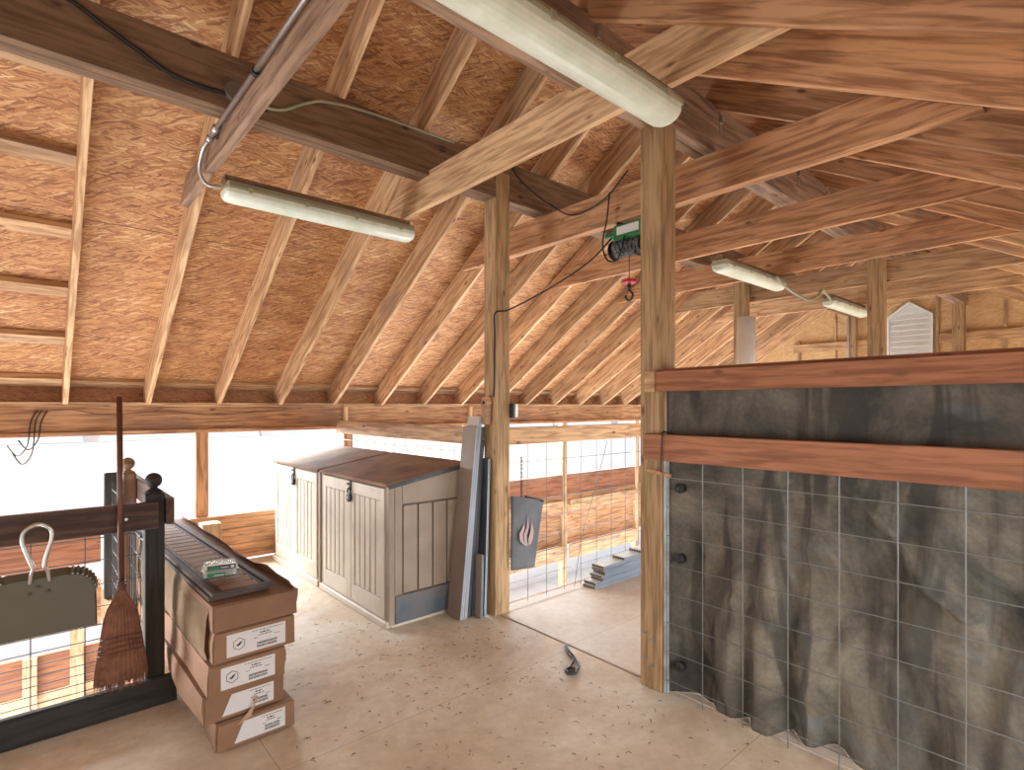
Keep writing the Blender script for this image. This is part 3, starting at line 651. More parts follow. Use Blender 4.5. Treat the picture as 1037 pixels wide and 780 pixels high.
# broom
b = empty('broom', (0.335, 3.29, 0.16)); tag(b, 'reddish straw broom hanging bristles down on the railing mesh', 'broom')
part('handle', M['handle'], b, lambda bm: tube(bm, [(-0.008, 0.0, 1.44), (0.0, 0.0, 0.46)], [0.0125, 0.014], 12), True)
def bh(bm):
    secs = [(0.52, 0.016, 0.016), (0.47, 0.022, 0.02), (0.445, 0.04, 0.026), (0.41, 0.062, 0.03), (0.36, 0.078, 0.032), (0.30, 0.088, 0.032), (0.22, 0.100, 0.031), (0.12, 0.116, 0.030), (0.06, 0.122, 0.028)]
    rings = []
    n = 64
    for z, rx, ry in secs:
        rx *= 0.88 if rx > 0.03 else 1; ring = []
        for k in range(n):
            a = 2 * math.pi * k / n; w = 1 + (0.035 if k % 2 else -0.035)
            zz = z + (random.uniform(-0.02, 0.01) if z < 0.1 else 0)
            ring.append(bm.verts.new((rx * w * math.cos(a), ry * w * math.sin(a), zz)))
        rings.append(ring)
    for a, c in zip(rings, rings[1:]):
        for k in range(n): bm.faces.new((a[k], a[(k+1) % n], c[(k+1) % n], c[k]))
    bm.faces.new(rings[-1][::-1]); bm.faces.new(rings[0])
    bmesh.ops.recalc_face_normals(bm, faces=bm.faces[:])
part('head', M['straw'], b, bh)
def st(bm):
    for z, rx in ((0.275, 0.082), (0.25, 0.085), (0.225, 0.088), (0.20, 0.092)):
        pts = [(rx * math.cos(2*math.pi*k/32), 0.0345 * math.sin(2*math.pi*k/32), z + 0.012 * abs(math.cos(2*math.pi*k/32)) ** 2 * -1) for k in range(33)]
        tube(bm, pts, 0.0035, 5)
part('stitching', M['handle'], b, st)
part('wire_binding', M['handle'], b, lambda bm: [tube(bm, [(0, 0, 0.49 + 0.012 * k), (0, 0, 0.498 + 0.012 * k)], 0.021, 14) for k in range(4)])
def brs(bm):
    for k in range(520):
        a = random.uniform(0, 2 * math.pi); q = math.sqrt(random.random())
        x = 0.108 * q * math.cos(a); y = 0.028 * q * math.sin(a)
        x0 = x * 0.93; z0 = random.uniform(0.10, 0.2) ; z1 = random.uniform(0.0, 0.055)
        x1 = x * 1.06 + random.uniform(-0.006, 0.006); y1 = y * 1.1 + random.uniform(-0.004, 0.004)
        tube(bm, [(x0, y, z0), (x1, y1, z1)], [0.0016, 0.0007], 3, False)
part('bristles', M['straw'], b, brs)['kind'] = 'stuff'

# dustpan
d = empty('dustpan', (0.025, 3.315, 0.51)); tag(d, 'grey-green steel dustpan with a bent wire handle hung on the railing', 'dustpan')
def pan(bm):
    # outline in (x, z): straight mouth below, rounded and ribbed shoulders above
    out = [(-0.215, 0.0), (0.215, 0.0)]
    for k in range(0, 9):
        a = k / 8 * math.pi / 2; out.append((0.115 + 0.095 * math.cos(a), 0.165 + 0.095 * math.sin(a)))
    for k in range(0, 9):
        a = math.pi/2 + k / 8 * math.pi / 2; out.append((-0.115 + 0.095 * math.cos(a), 0.165 + 0.095 * math.sin(a)))
    prism(bm, out, 'y', -0.004, 0.0)
part('plate', M['pan'], d, pan, loc=(0, -0.035, 0))
def rimf(bm):
    prev = None
    pts = [(0.212, 0.01), (0.211, 0.10)]
    for k in range(0, 17):
        a = k / 16 * math.pi / 2; w = 0.0045 * (1 if k % 2 else -1); pts.append((0.115 + (0.097 + w) * math.cos(a), 0.165 + (0.097 + w) * math.sin(a)))
    for k in range(1, 20): pts.append((0.115 - 0.23 * k / 20, 0.262))
    for k in range(0, 17):
        a = math.pi/2 + k / 16 * math.pi / 2; w = 0.0045 * (1 if k % 2 else -1); pts.append((-0.115 + (0.097 + w) * math.cos(a), 0.165 + (0.097 + w) * math.sin(a)))
    pts += [(-0.211, 0.10), (-0.212, 0.01)]
    A = [bm.verts.new((p[0], -0.039, p[1])) for p in pts]; n = len(pts)
    B = [bm.verts.new((p[0] * 1.03, 0.018, p[1] * 1.0 + (0.022 if p[1] > 0.15 else 0.004))) for p in pts]
    C = [bm.verts.new((p[0] * 0.985, -0.039, p[1] - 0.003)) for p in pts]; D = [bm.verts.new((p[0] * 1.015, 0.018, p[1] + (0.018 if p[1] > 0.15 else 0.0))) for p in pts]
    for i in range(n - 1):
        bm.faces.new((A[i], A[i+1], B[i+1], B[i])); bm.faces.new((C[i], D[i], D[i+1], C[i+1])); bm.faces.new((B[i], B[i+1], D[i+1], D[i])); bm.faces.new((A[i], C[i], C[i+1], A[i+1]))
part('ribbed_rim', M['pan'], d, rimf)
part('handle', M['zinc'], d, lambda bm: tube(bm, curve([(-0.028, -0.044, 0.245), (-0.022, -0.05, 0.29), (-0.016, -0.055, 0.315), (-0.03, -0.055, 0.36), (-0.052, -0.052, 0.44), (-0.045, -0.05, 0.485), (0.0, -0.05, 0.51), (0.042, -0.05, 0.485), (0.048, -0.052, 0.44), (0.028, -0.055, 0.36), (0.024, -0.055, 0.315), (0.034, -0.05, 0.29), (0.04, -0.044, 0.245)]), 0.0085, 10), True)
for x, z in ((-0.03, 0.20), (0.035, 0.20), (0.0, 0.225)):
    part('rivet', M['pan'], d, lambda bm, x=x, z=z: tube(bm, [(x, -0.046, z), (x, -0.040, z)], 0.008, 10), True)

# ================================================================ stack of carton boxes
def text_lines(bm, x0, x1, z, n, y, h=0.004):
    x = x0
    while x < x1:
        w = random.uniform(0.004, 0.016); abox(bm, x, min(x + w, x1), y - 0.0004, y, z, z + h); x += w + 0.003
def carton(x0, x1, y0, y1, z0, z1, label, lab=True, rot=0.0, torn=False, first=False):
    w, ln, hh = x1 - x0, y1 - y0, z1 - z0
    o = empty('cardboard_box', ((x0 + x1)/2 + 0.014, y0, z0), rot); tag(o, label, 'box', 'long cartons stacked by the railing')
    def body(bm):
        nx, ny, nz = 6, 24, 3
        abox(bm, -w/2, w/2, 0, ln, 0, hh)
        bmesh.ops.subdivide_edges(bm, edges=bm.edges[:], cuts=5, use_grid_fill=True)
        for v in bm.verts:
            p = Vector((v.co.x * 5, v.co.y * 4 + z0 * 30, v.co.z * 9 + z0 * 7)); nn = noise.noise_vector(p)
            v.co.x += nn.x * 0.020; v.co.z += (nn.z * 0.006 if 0.01 < v.co.z < hh - 0.01 else 0); 
            if v.co.y > 0.1: v.co.y += nn.y * 0.01
            # sagging left long side
            if v.co.x < -w/2 + 0.03 and v.co.y > 0.15: v.co.x += 0.012 * math.sin(v.co.y * 5 + z0 * 20)
    part('carton', M['card'], o, body)
    part('end_flap', M['card'], o, lambda bm: prism(bm, [(-w/2 + 0.0, 0.003), (w/2, 0.004), (w/2 - 0.002, hh - 0.002), (-w/2 + 0.004, hh - 0.004)], 'y', -0.012, -0.009))
    if lab:
        # paper label with a hexagon badge, rows of small print and a bar code
        ly0, ly1 = (0.018, hh - 0.018); lx0, lx1 = -w/2 + 0.05, w/2 - 0.045
        if torn: lx0 += 0.06
        pl = part('label', M['paper'], o, lambda bm: prism(bm, [(lx0 - (0.0 if not torn else 0.04), ly0), (lx1, ly0), (lx1, ly1), (lx0, ly1)], 'y', -0.0135, -0.0125))
        def print_(bm):
            y = -0.0136; q = lx1 - lx0
            text_lines(bm, lx0 + q * 0.42, lx1 - 0.012, ly1 - 0.012, 1, y, 0.003)
            text_lines(bm, lx0 + q * 0.55, lx0 + q * 0.72, ly1 - 0.026, 1, y, 0.006); text_lines(bm, lx0 + q * 0.52, lx0 + q * 0.76, ly1 - 0.036, 1, y, 0.004)
            text_lines(bm, lx0 + q * 0.45, lx0 + q * 0.52, ly1 - 0.046, 1, y, 0.003); text_lines(bm, lx0 + q * 0.8, lx0 + q * 0.9, ly1 - 0.046, 1, y, 0.003)
            for r0 in (ly0 + 0.012, ly0 + 0.026):
                x = lx0 + q * 0.5
                while x < lx0 + q * 0.85:
                    ww = random.choice((0.0012, 0.002, 0.003)); abox(bm, x, x + ww, y - 0.0004, y, r0, r0 + 0.010); x += ww + random.choice((0.001, 0.0016))
        part('print', M['ink'], pl, print_)
        if not torn:
            def badge(bm):
                cx, cz = lx0 + (lx1 - lx0) * 0.2, (ly0 + ly1) / 2
                for rr in (0.027,):
                    for k in range(6):
                        a, b2 = math.pi/6 + k * math.pi/3, math.pi/6 + (k+1) * math.pi/3
                        tube(bm, [(cx + rr * math.cos(a), -0.014, cz + rr * math.sin(a)), (cx + rr * math.cos(b2), -0.014, cz + rr * math.sin(b2))], 0.0014, 4)
                prism(bm, [(cx - 0.014, cz - 0.004), (cx - 0.004, cz - 0.010), (cx + 0.006, cz - 0.004), (cx + 0.015, cz + 0.012), (cx + 0.002, cz + 0.007), (cx - 0.004, cz + 0.001)], 'y', -0.0142, -0.0136)
            part('badge', M['ink'], pl, badge)
    return o
bx1 = carton(0.610, 0.95, 2.71, 5.05, 0.003, 0.128, 'bottom carton of the stack beside the railing, its label half peeled off', torn=True, rot=R(0.5))
carton(0.565, 0.905, 2.735, 5.05, 0.131, 0.256, 'second carton from the floor, with a torn flap over its label', torn=True, rot=R(1.0))
carton(0.575, 0.905, 2.715, 5.03, 0.259, 0.394, 'third carton from the floor, middle of the stack, with a badge label', rot=R(1.2))
carton(0.60, 0.955, 2.72, 5.05, 0.397, 0.535, 'fourth carton from the floor, badge label just under the open top box', rot=R(1.3))
t = carton(0.60, 0.965, 2.72, 5.05, 0.538, 0.655, 'topmost carton of the stack, crumpled and open, without a label', lab=False, rot=R(1.3))
def flap_r(bm):
    n = 14; A = []; B = []
    for k in range(n + 1):
        y = 2.33 * k / n; q = noise.noise(Vector((y * 3, 0, 1.3))) * 0.018
        A.append(bm.verts.new((0.18, y, 0.112))); B.append(bm.verts.new((0.150 + q, y + 0.005, 0.150 + q + (0.012 if k < 3 else 0))))
    for k in range(n): bm.faces.new((A[k], A[k+1], B[k+1], B[k]))
    bmesh.ops.solidify(bm, geom=bm.faces[:], thickness=0.004)
part('side_flap', M['card'], t, flap_r)
def flap_l(bm):
    n = 16; rows = []
    for k in range(n + 1):
        y = 0.05 + 2.25 * k / n; q = noise.noise(Vector((y * 2.3, 4, 0.3))); q2 = noise.noise(Vector((y * 5, 7, 0.3)))
        rows.append([bm.verts.new((-0.185, y, 0.115)), bm.verts.new((-0.200 - 0.008 * q, y + 0.01, 0.05)), bm.verts.new((-0.205 - 0.01 * q2, y, -0.07 + 0.04 * q)), bm.verts.new((-0.200 - 0.01 * q, y, -0.16 + 0.06 * q2))])
    for a, c in zip(rows, rows[1:]):
        for k in range(3): bm.faces.new((a[k], a[k+1], c[k+1], c[k]))
    bmesh.ops.solidify(bm, geom=bm.faces[:], thickness=0.004)
part('hanging_flap', M['cardlt'], t, flap_l)
part('torn_corner', M['cardlt'], bx1, lambda bm: prism(bm, [(-0.09, 0.10), (-0.02, 0.165), (-0.01, 0.21), (0.0, 0.2), (-0.03, 0.12)], 'y', -0.018, -0.0155))

# louvred panels lying on the boxes
def shutter(x0, y0, z0, ln, w, label):
    o = empty('louvred_panel', (x0 + w/2, y0, z0), R(2.0)); tag(o, label, 'louvred panel', 'louvred panels on the top box')
    def fr(bm):
        for s in (-1, 1):
            abox(bm, s * (w/2 - 0.028), s * w/2, 0, ln, 0, 0.020, 0.003)
            abox(bm, s * (w/2 - 0.052), s * (w/2 - 0.034), 0.02, ln - 0.02, 0.0, 0.014, 0.002)
            abox(bm, s * (w/2 - 0.035), s * (w/2 - 0.028), 0.02, ln - 0.02, 0.0, 0.006)
        abox(bm, -w/2 + 0.02, w/2 - 0.02, 0, 0.03, 0.0, 0.018, 0.002); abox(bm, -w/2 + 0.02, w/2 - 0.02, ln - 0.03, ln, 0.0, 0.018, 0.002)
    part('panel_frame', M['shframe'], o, fr)
    part('backing', M['black'], o, lambda bm: abox(bm, -w/2 + 0.03, w/2 - 0.03, 0.012, ln - 0.012, 0.0005, 0.002))
    n = int(ln / 0.105)
    for k in range(n):
        y = 0.035 + k * (ln - 0.06) / n; dy = (ln - 0.06) / n
        part('slat', M['shutter'], o, lambda bm, y=y, dy=dy: prism(bm, [(y, 0.010), (y + dy - 0.030, 0.013), (y + dy - 0.030, 0.017), (y, 0.014)], 'x', -w/2 + 0.054, w/2 - 0.054))
    return o
shutter(0.610, 2.80, 0.657, 1.95, 0.27, 'lower of the two brown louvred panels lying on the top box')
shutter(0.618, 2.77, 0.680, 1.95, 0.27, 'upper brown louvred panel on the box stack, under the plastic pack')
# clear pack
cp = empty('clamshell_pack', (0.72, 3.06, 0.704), R(-10)); tag(cp, 'clear plastic pack with a green and dark label on the louvred panels', 'plastic pack')
part('shell', M['clear'], cp, lambda bm: (abox(bm, -0.075, 0.075, -0.055, 0.055, 0.0, 0.03, 0.006), abox(bm, -0.08, 0.08, -0.06, 0.06, 0.031, 0.036, 0.002), abox(bm, -0.07, 0.07, -0.05, 0.05, 0.037, 0.062, 0.006)))
part('contents', M['card'], cp, lambda bm: abox(bm, -0.062, 0.06, -0.042, 0.045, 0.004, 0.03, 0.004))
part('label', M['ink'], cp, lambda bm: abox(bm, -0.058, 0.068, -0.0575, -0.0562, 0.030, 0.058))
part('label', M['green'], cp, lambda bm: (abox(bm, -0.058, 0.02, -0.0590, -0.0577, 0.004, 0.022), abox(bm, -0.05, -0.005, -0.0590, -0.0577, 0.036, 0.052)))
part('print', M['paper'], cp, lambda bm: (abox(bm, 0.0, 0.035, -0.0600, -0.0592, 0.044, 0.048), abox(bm, 0.045, 0.06, -0.0600, -0.0592, 0.040, 0.052), abox(bm, -0.03, 0.015, -0.0602, -0.0593, 0.008, 0.012)))

# timber block by the wall
bm = bmesh.new(); abox(bm, 0, 0.54, -0.075, 0.075, -0.075, 0.075, 0.004)
tag(link('timber_block', bm, M['pine'], None, (1.17, 5.30, 0.003), (0, R(-90), 0)), 'upright pine block with a bright top between the box stack and the wall', 'timber block')

# ================================================================ storage cabinets
def cabinet(y0, y1, x0, x1, label):
    """front looks towards -x"""
    w, dp = y1 - y0, x1 - x0; hf, hb = 0.985, 1.095
    o = empty('storage_cabinet', ((x0 + x1)/2, (y0 + y1)/2, 0)); tag(o, label, 'cabinet', 'storage cabinets by the wall')
    X0, X1, Y0, Y1 = -dp/2, dp/2, -w/2, w/2
    t = 0.018
    def body(bm): prism(bm, [(X0 + t, 0.02), (X1, 0.02), (X1, hb), (X0 + t, hf)], 'y', Y0 + t, Y1 - t)
    part('body', M['groove'], o, body)
    for s in (-1, 1):
        y = s * w/2
        part('corner_post', M['resinside'], o, lambda bm, y=y, s=s: abox(bm, X0 + 0.004, X0 + 0.05, y, y - s * 0.05, 0.02, hf, 0.004))
        part('corner_post', M['resinside'], o, lambda bm, y=y, s=s: prism(bm, [(X1 - 0.06, 0.02), (X1, 0.02), (X1, hb), (X1 - 0.06, hb - 0.01)], 'y', y, y - s * 0.02))
        part('skirt', M['skirt'], o, lambda bm, s=s: abox(bm, X0 + 0.052, X1 - 0.062, s * (w/2 + 0.002), s * (w/2 - 0.018), 0.02, 0.215, 0.005))
    def side(bm, s=-1):
        y = s * w/2
        n = 4; a, b_ = X0 + 0.115, X1 - 0.065; pw = (b_ - a) / n
        prism(bm, [(X0 + 0.052, 0.22), (X0 + 0.108, 0.22), (X0 + 0.108, hf + 0.01), (X0 + 0.052, hf)], 'y', y + 0.001, y - s * 0.019)
        for k in range(n):
            abox(bm, a + k * pw + 0.006, a + (k+1) * pw - 0.006, y + 0.004, y - s * 0.019, 0.225, 0.845, 0.003)
        prism(bm, [(X0 + 0.112, 0.86), (X1 - 0.062, 0.86), (X1 - 0.062, hb - 0.015), (X0 + 0.112, hf + 0.012)], 'y', y + 0.001, y - s * 0.019)
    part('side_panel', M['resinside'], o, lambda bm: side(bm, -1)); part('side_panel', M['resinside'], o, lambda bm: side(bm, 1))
    part('base_sill', M['resin'], o, lambda bm: (abox(bm, X0 - 0.022, X0 + 0.03, Y0 + 0.004, Y1 - 0.004, 0.001, 0.05, 0.006), abox(bm, X0 + 0.03, X1, Y0 + 0.004, Y1 - 0.004, 0.001, 0.018)))
    for s in (-1, 1):
        dw = w/2 - 0.055
        def door(bm):
            # frame
            a, b_ = (0.003, dw) if s > 0 else (-dw, -0.003)
            z0, z1 = 0.055, hf - 0.012; fw = 0.055
            for (p, q, r_, v) in ((a, a + fw, z0, z1), (b_ - fw, b_, z0, z1), (a + fw, b_ - fw, z0, z0 + 0.13), (a + fw, b_ - fw, z1 - 0.09, z1)):
                abox(bm, X0 - 0.006, X0 + 0.016, p, q, r_, v, 0.003)
            n = 5; pw = (dw - 0.003 - 2 * fw) / n
            for k in range(n):
                abox(bm, X0 + 0.0, X0 + 0.016, a + fw + k * pw + 0.006, a + fw + (k+1) * pw - 0.006, z0 + 0.134, z1 - 0.094, 0.004)
        part('door', M['resin'], o, door)
    def lid(bm):
        prism(bm, [(X0 - 0.02, hf + 0.003), (X1 + 0.0, hb + 0.003), (X1 + 0.0, hb + 0.03), (X0 - 0.02, hf + 0.026)], 'y', Y0 + 0.0, Y1 - 0.0)
        bmesh.ops.bevel(bm, geom=bm.edges[:], offset=0.005, segments=2, affect='EDGES')
    part('lid', M['lid'], o, lid)
    for s in (-1, 1):
        part('lid_edge', M['compdark'], o, lambda bm, s=s: prism(bm, [(X0 + 0.0, hf - 0.012), (X1, hb - 0.012), (X1, hb + 0.02), (X0 + 0.0, hf + 0.018)], 'y', s * (w/2 + 0.001), s * (w/2 + 0.007)))
    part('hasp', M['black'], o, lambda bm: (abox(bm, X0 - 0.016, X0 - 0.007, -0.016, 0.016, hf - 0.085, hf - 0.004, 0.003), tube(bm, [(X0 - 0.03, -0.012, hf - 0.03), (X0 - 0.03, 0.012, hf - 0.03)], 0.008, 8)))
    pk = part('padlock', M['black'], o, lambda bm: tube(bm, [(X0 - 0.034, 0, hf - 0.135), (X0 - 0.030, 0, hf - 0.135), (X0 - 0.014, 0, hf - 0.135), (X0 - 0.010, 0, hf - 0.135)], [0.022, 0.036, 0.036, 0.022], 22))
    part('shackle', M['black'], pk, lambda bm: tube(bm, curve([(X0 - 0.022, -0.02, hf - 0.12), (X0 - 0.022, -0.022, hf - 0.085), (X0 - 0.022, 0, hf - 0.062), (X0 - 0.022, 0.022, hf - 0.085), (X0 - 0.022, 0.02, hf - 0.12)]), 0.006, 8), True)
    part('dial', M['conduit'], pk, lambda bm: tube(bm, [(X0 - 0.036, 0, hf - 0.135), (X0 - 0.0345, 0, hf - 0.135)], 0.011, 14))
    return o
cabinet(3.43, 4.60, 1.87, 2.555, 'nearer beige storage cabinet with a brown lid and slatted side, beside the leaning boards')
cabinet(4.635, 5.80, 1.87, 2.555, 'farther beige storage cabinet with a brown lid, next to the eave wall')

# ================================================================ leaning boards
def leaner(x, y, w, t, ln, lean, mat, label, edge=None, twist=0):
    """board standing on the floor at (x, y), leaning towards +x"""
    a = math.atan2(lean, ln)
    o = empty('deck_board', (x, y, 0.004 + t * math.sin(a)), rot=(0, a, R(twist))); tag(o, label, 'board', 'boards leaning on the middle post')
    part('face', mat, o, lambda bm: abox(bm, 0, t, 0, w, 0, ln, 0.002))
    if edge: part('edge', edge, o, lambda bm: (abox(bm, 0.002, t * 0.44, -0.002, 0.0, 0.003, ln - 0.003), abox(bm, t * 0.56, t - 0.002, -0.002, 0.0, 0.003, ln - 0.003)))
    return o
M['compwarm'] = plain('warm_grey_composite', (0.27, 0.215, 0.175), 0.6, vscale=3, dirt=(0.22, 0.17, 0.14))
M['compedge'] = plain('light_blue_board_edge', (0.36, 0.42, 0.50), 0.5, var=0.12)
leaner(2.325, 3.215, 0.165, 0.032, 1.405, 0.15, M['compwarm'], 'warm grey board with pale blue edges, leftmost of the leaning boards', M['compedge'])
leaner(2.362, 3.215, 0.145, 0.028, 1.475, 0.14, M['comp'], 'pale board just behind the leftmost leaning board, tallest of them', M['compedge'])
leaner(2.398, 3.22, 0.12, 0.026, 1.40, 0.125, M['compdark'], 'narrow charcoal board in the middle of the leaning boards')
leaner(2.432, 3.22, 0.11, 0.024, 1.30, 0.10, M['compdark'], 'charcoal board with a grey edge, behind the narrow middle one', M['compdark'])
leaner(2.505, 3.165, 0.135, 0.022, 1.16, 0.04, M['compdark'], 'charcoal board with a thin pale edge, leaning flat on the middle post', M['compedge'])
leaner(2.462, 3.15, 0.12, 0.022, 0.46, 0.012, M['compwarm'], 'short offcut board standing before the charcoal ones', M['compblue'])

# ================================================================ stack of hollow deck boards
def hollow(x0, x1, y, z, label, w=0.14):
    o = empty('hollow_deck_board', (x0, y, z)); tag(o, label, 'board', 'hollow deck boards stacked on the floor')
    part('plank', M['compblue'], o, lambda bm: abox(bm, 0, x1 - x0, 0, w, 0, 0.0235, 0.002))
    part('end_cap', M['comp'], o, lambda bm: abox(bm, -0.003, -0.0002, 0.001, w - 0.001, 0.001, 0.0225))
    part('hollow_cells', M['black'], o, lambda bm: [abox(bm, -0.0045, -0.0032, 0.010 + k * 0.026, 0.028 + k * 0.026, 0.006, 0.018) for k in range(5)])
    part('top_face', M['comp'], o, lambda bm: abox(bm, 0.0, 1.2, 0.003, w - 0.003, 0.0236, 0.0242))
    return o
nm = ['bottom', 'second', 'third', 'fourth', 'fifth', 'sixth', 'seventh', 'eighth', 'ninth', 'topmost']
for k, xs in enumerate((3.58, 3.60, 3.68, 3.67, 3.71, 3.69, 3.70, 3.98, 4.22, 4.75)):
    hollow(xs, 6.1, 3.005 + random.uniform(-0.008, 0.008) , 0.0045 + k * 0.0248, f'blue-grey hollow deck board, {nm[k]}' + (' in the stack on the floor behind the posts' if k in (0, 9) else ' from the floor in the stack'))

# ================================================================ bag on a chain
bg = empty('canvas_bag', (2.88, 3.10, 0.30)); tag(bg, 'dark grey bag with a pink flame print, hanging by a chain on the mesh', 'bag')
def bag(bm):
    n, m_ = 14, 18
    F = {}
    for s in (-1, 1):
        for i in range(n + 1):
            for j in range(m_ + 1):
                u = i / n; v = j / m_
                xl = -0.17 ; xr = 0.08 + 0.10 * v ** 1.1
                x = xl + (xr - xl) * u; z = (0.0 + 0.02 * (1 - u)) + v * 0.56 - 0.05 * v * u
                th = 0.028 * math.sin(math.pi * u) ** 0.5 * (0.55 + 0.45 * v)
                th += 0.008 * noise.noise(Vector((x * 9, z * 9, s))) * math.sin(math.pi * u)
                F[s, i, j] = bm.verts.new((x, s * th, z))
    for s in (-1, 1):
        for i in range(n):
            for j in range(m_): bm.faces.new((F[s,i,j], F[s,i+1,j], F[s,i+1,j+1], F[s,i,j+1]))
    for i in range(n): bm.faces.new((F[-1,i,0], F[1,i,0], F[1,i+1,0], F[-1,i+1,0]))
    bmesh.ops.remove_doubles(bm, verts=bm.verts[:], dist=0.0005); bmesh.ops.recalc_face_normals(bm, faces=bm.faces[:])
part('bag_body', M['fabric'], bg, bag, True)
def flame(bm):
    y = -0.036
    for pts in ([(-0.01, 0.15), (-0.05, 0.19), (-0.055, 0.24), (-0.03, 0.275), (-0.02, 0.31), (-0.015, 0.27), (-0.03, 0.23), (-0.025, 0.19), (0.0, 0.155)],
                [(0.0, 0.15), (-0.018, 0.19), (-0.022, 0.23), (0.0, 0.27), (0.012, 0.35), (0.018, 0.27), (0.0, 0.22), (0.002, 0.18), (0.012, 0.155)],
                [(0.018, 0.15), (0.012, 0.19), (0.03, 0.24), (0.04, 0.30), (0.055, 0.24), (0.05, 0.19), (0.03, 0.155)]):
        prism(bm, [(p[0] * 1.35 - 0.02, (p[1] - 0.15) * 1.15 + 0.19) for p in pts], 'y', y - 0.001, y)
part('flame_print', M['pink'], bg, flame, loc=(-0.02, 0, 0))
part('rod', M['black'], bg, lambda bm: tube(bm, [(-0.03, -0.012, 0.56), (0.16, -0.012, 0.505)], 0.010, 8))
def chain(bm):
    for k in range(11):
        z = 0.55 + k * 0.030; a = k % 2
        pts = []
        for q in range(13):
            th = 2 * math.pi * q / 12; p = (0.009 * math.cos(th), 0.017 * math.sin(th))
            pts.append((-0.06 + (p[0] if a else 0), (0 if a else p[0]), z + p[1]))
        tube(bm, pts, 0.0032, 5)
part('chain', M['darkwire'], bg, chain, True)

# ================================================================ dark fabric wall on the right
YW0, YW1 = 1.665, -0.95
fw = empty('fabric_screen', (2.60, 0.35, 0)); tag(fw, 'dark dusty fabric screen stretched behind wire mesh and red-brown boards on the right', 'screen')
def tarp(bm):
    ny, nz = 170, 120; V = []
    for i in range(ny + 1):
        y = YW0 + 0.018 + (YW1 - YW0) * i / ny; row = []
        for j in range(nz + 1):
            z = 0.006 + 1.66 * j / nz
            low = max(0.0, 1 - z / 1.25)
            # tall soft folds that deepen towards the floor, plus creases
            f1 = noise.noise(Vector((y * 3.4 + 0.5 * noise.noise(Vector((y, z * 1.5, 3))), z * 0.7, 0.2)))
            f2 = abs(noise.noise(Vector((y * 5.2 + z * 1.3, z * 2.2, 5.1))))
            f3 = noise.noise(Vector((y * 11, z * 8, 1.7)))
            f4 = 1 - min(1, abs(noise.noise(Vector((y * 2.3 - z * 0.9, z * 1.6 + y * 0.6, 9.3)))) * 7)
            dx = 0.062 * f1 * (0.25 + 1.0 * low) + 0.085 * (f2 - 0.25) * (0.4 + low) + 0.008 * f3 + 0.03 * f4 * (0.4 + low) + 0.16 * (0.3 - abs(noise.noise(Vector((y * 5.5 + 0.3 * z, z * 0.4, 20.0))))) * (0.35 + low) - 0.05 * max(0, 1 - abs((y - 0.95) + (1.35 - z) * 0.9 - 0.12 * noise.noise(Vector((z * 4, 0, 2)))) / 0.05) * (1 if z > 0.75 else 0)
            if z > 1.36: dx *= 0.3
            dx = max(dx, -0.055)
            e = min(1, (YW0 + 0.02 - y) / 0.14); dx *= e
            row.append(bm.verts.new((0.045 * min(1, (YW0 + 0.02 - y) / 0.10) + dx, y - 0.35, z)))
        V.append(row)
    for i in range(ny):
        for j in range(nz): bm.faces.new((V[i][j], V[i+1][j], V[i+1][j+1], V[i][j+1]))
    bmesh.ops.recalc_face_normals(bm, faces=bm.faces[:])
    bmesh.ops.solidify(bm, geom=bm.faces[:], thickness=0.002)
part('fabric', M['tarp'], fw, tarp, True)
def brd(name, mat, x0, x1, y0, y1, z0, z1):
    bm = bmesh.new(); ln = abs(y1 - y0)/2; abox(bm, -ln, ln, -(x1-x0)/2, (x1-x0)/2, -(z1-z0)/2, (z1-z0)/2, 0.003)
    return link(name, bm, mat, fw, ((x0+x1)/2 - 2.60, (y0+y1)/2 - 0.35, (z0+z1)/2), (0, 0, R(90)))
brd('upper_board', M['redfir'], 2.515, 2.557, 1.70, YW1, 1.632, 1.738)
brd('lower_board', M['redfir'], 2.510, 2.552, 1.775, YW1, 1.262, 1.402)
brd('cap_board', M['redfir'], 2.562, 2.70, 1.68, YW1, 1.715, 1.755)
brd('end_block', M['pine'], 2.505, 2.555, 1.70, 1.765, 1.630, 1.742)
def mg(bm):
    wire_grid(bm, [1.452 - 0.2085 * k for k in range(-1, 12)], [0.085 + 0.155 * k for k in range(8)], 1.665, YW1, 0.01, 1.30, 'y', 0.0024)
part('mesh', M['steel'], fw, mg, loc=(-0.035, -0.35, 0))
for z in (1.115, 0.74, 0.165):
    wsh = part('washer', M['black'], fw, lambda bm, z=z: (tube(bm, [(-0.018, 1.60 - 0.35, z), (-0.010, 1.60 - 0.35, z), (0.02, 1.60 - 0.35, z)], [0.012, 0.026, 0.026], 16), tube(bm, [(-0.026, 1.60 - 0.35, z), (-0.018, 1.60 - 0.35, z)], 0.006, 8)))
part('edge_strip', plain('pale_blue_foam', (0.48, 0.58, 0.62), 0.7, vscale=12, dirt=(0.3, 0.32, 0.3)), fw, lambda bm: abox(bm, -0.030, -0.006, 1.664 - 0.35, 1.686 - 0.35, 0.004, 1.26, 0.002))
tg = empty('toggle_handle', (2.50, 1.655, 1.20)); tag(tg, 'short orange wooden toggle hanging on a black cord from the red-brown board', 'toggle')
part('peg', M['fir'], tg, lambda bm: tube(bm, [(0, 0.085, 0.012), (0, -0.06, -0.010)], 0.011, 10), True)
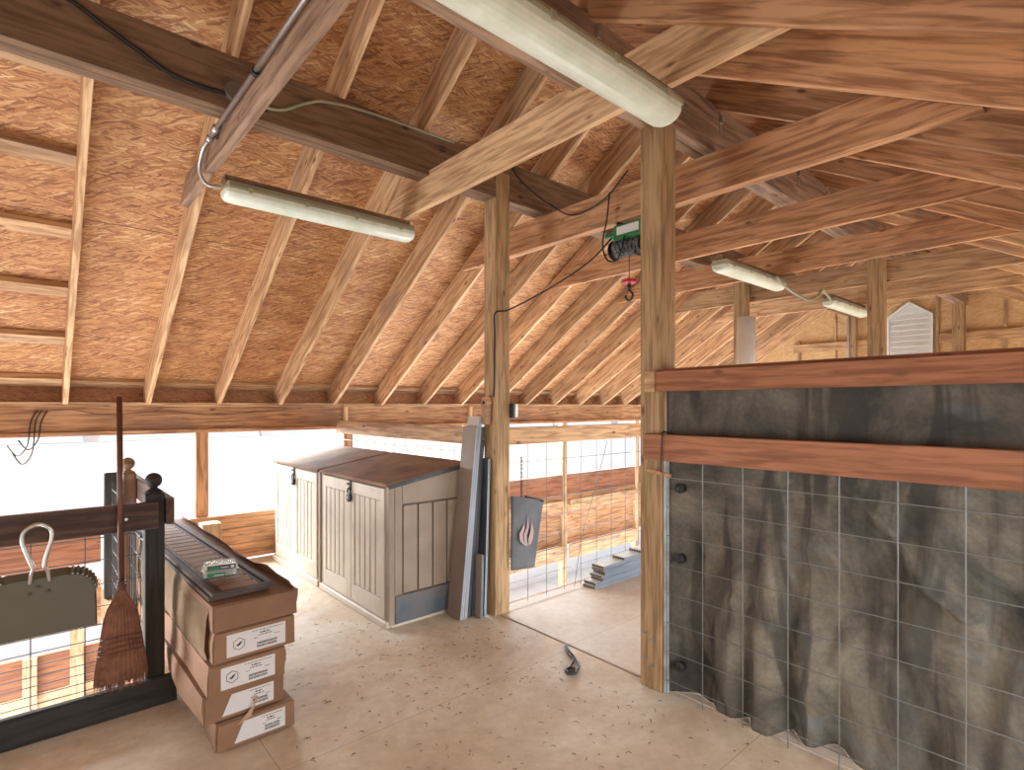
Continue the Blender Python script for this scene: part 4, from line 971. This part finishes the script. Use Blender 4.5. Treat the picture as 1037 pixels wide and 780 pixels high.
part('cord', M['black'], tg, lambda bm: tube(bm, curve([(0.0, 0.0, 0.0), (-0.001, -0.003, 0.1), (0.0, -0.01, 0.208), (0.03, -0.012, 0.215), (0.065, -0.015, 0.21)]), 0.0045, 6), True)

# ================================================================ things on the floor
bm = bmesh.new()
tube(bm, curve([(0, 0, 0.01), (-0.05, -0.07, 0.008), (-0.10, -0.16, 0.008), (-0.17, -0.2, 0.008), (-0.23, -0.245, 0.010), (-0.20, -0.27, 0.008), (-0.13, -0.235, 0.010), (-0.07, -0.15, 0.008), (-0.03, -0.06, 0.014), (0.01, 0.0, 0.018)]), 0.007, 6)
lp = link('strap_loop', bm, M['black'], None, (2.58, 2.42, 0.0), None, True); tag(lp, 'black looped strap with a clip lying on the floor seam between the posts', 'strap')
def clip_(bm): tube(bm, curve([(-0.20, -0.22, 0.016), (-0.24, -0.23, 0.016), (-0.255, -0.27, 0.016), (-0.22, -0.29, 0.016), (-0.19, -0.26, 0.016), (-0.20, -0.22, 0.016)]), 0.009, 8)
part('snap_clip', M['darkwire'], lp, clip_, True)
def bits(bm, n, L0, L1, rr):
    for _ in range(n):
        while True:
            x, y = random.uniform(0.9, 2.9), random.uniform(0.2, 4.9)
            if random.random() < 0.5: x, y = random.gauss(1.9, 0.45), random.gauss(2.5, 0.8)
            if 0.9 < x < 2.5 and 0.2 < y < 4.9 and not (x > 1.84 and y > 3.2) and not (x < 1.02 and y > 2.6): break
        a = random.uniform(0, math.pi); l = random.uniform(L0, L1)
        p = [(x, y, rr), (x + l * 0.5 * math.cos(a), y + l * 0.5 * math.sin(a), rr + random.uniform(0, 0.004)), (x + l * math.cos(a + 0.5), y + l * math.sin(a + 0.5), rr)]
        tube(bm, p, [rr, rr, rr * 0.5], 4)
bm = bmesh.new(); bits(bm, 260, 0.008, 0.038, 0.0012)
tag(link('straw_litter', bm, M['litter']), 'scattered straw bits on the plywood floor', 'litter', kind='stuff')
bm = bmesh.new(); bits(bm, 150, 0.005, 0.026, 0.0014)
tag(link('dark_litter', bm, M['litterdk']), 'scattered dark crumbs and twigs on the plywood floor', 'litter', kind='stuff')
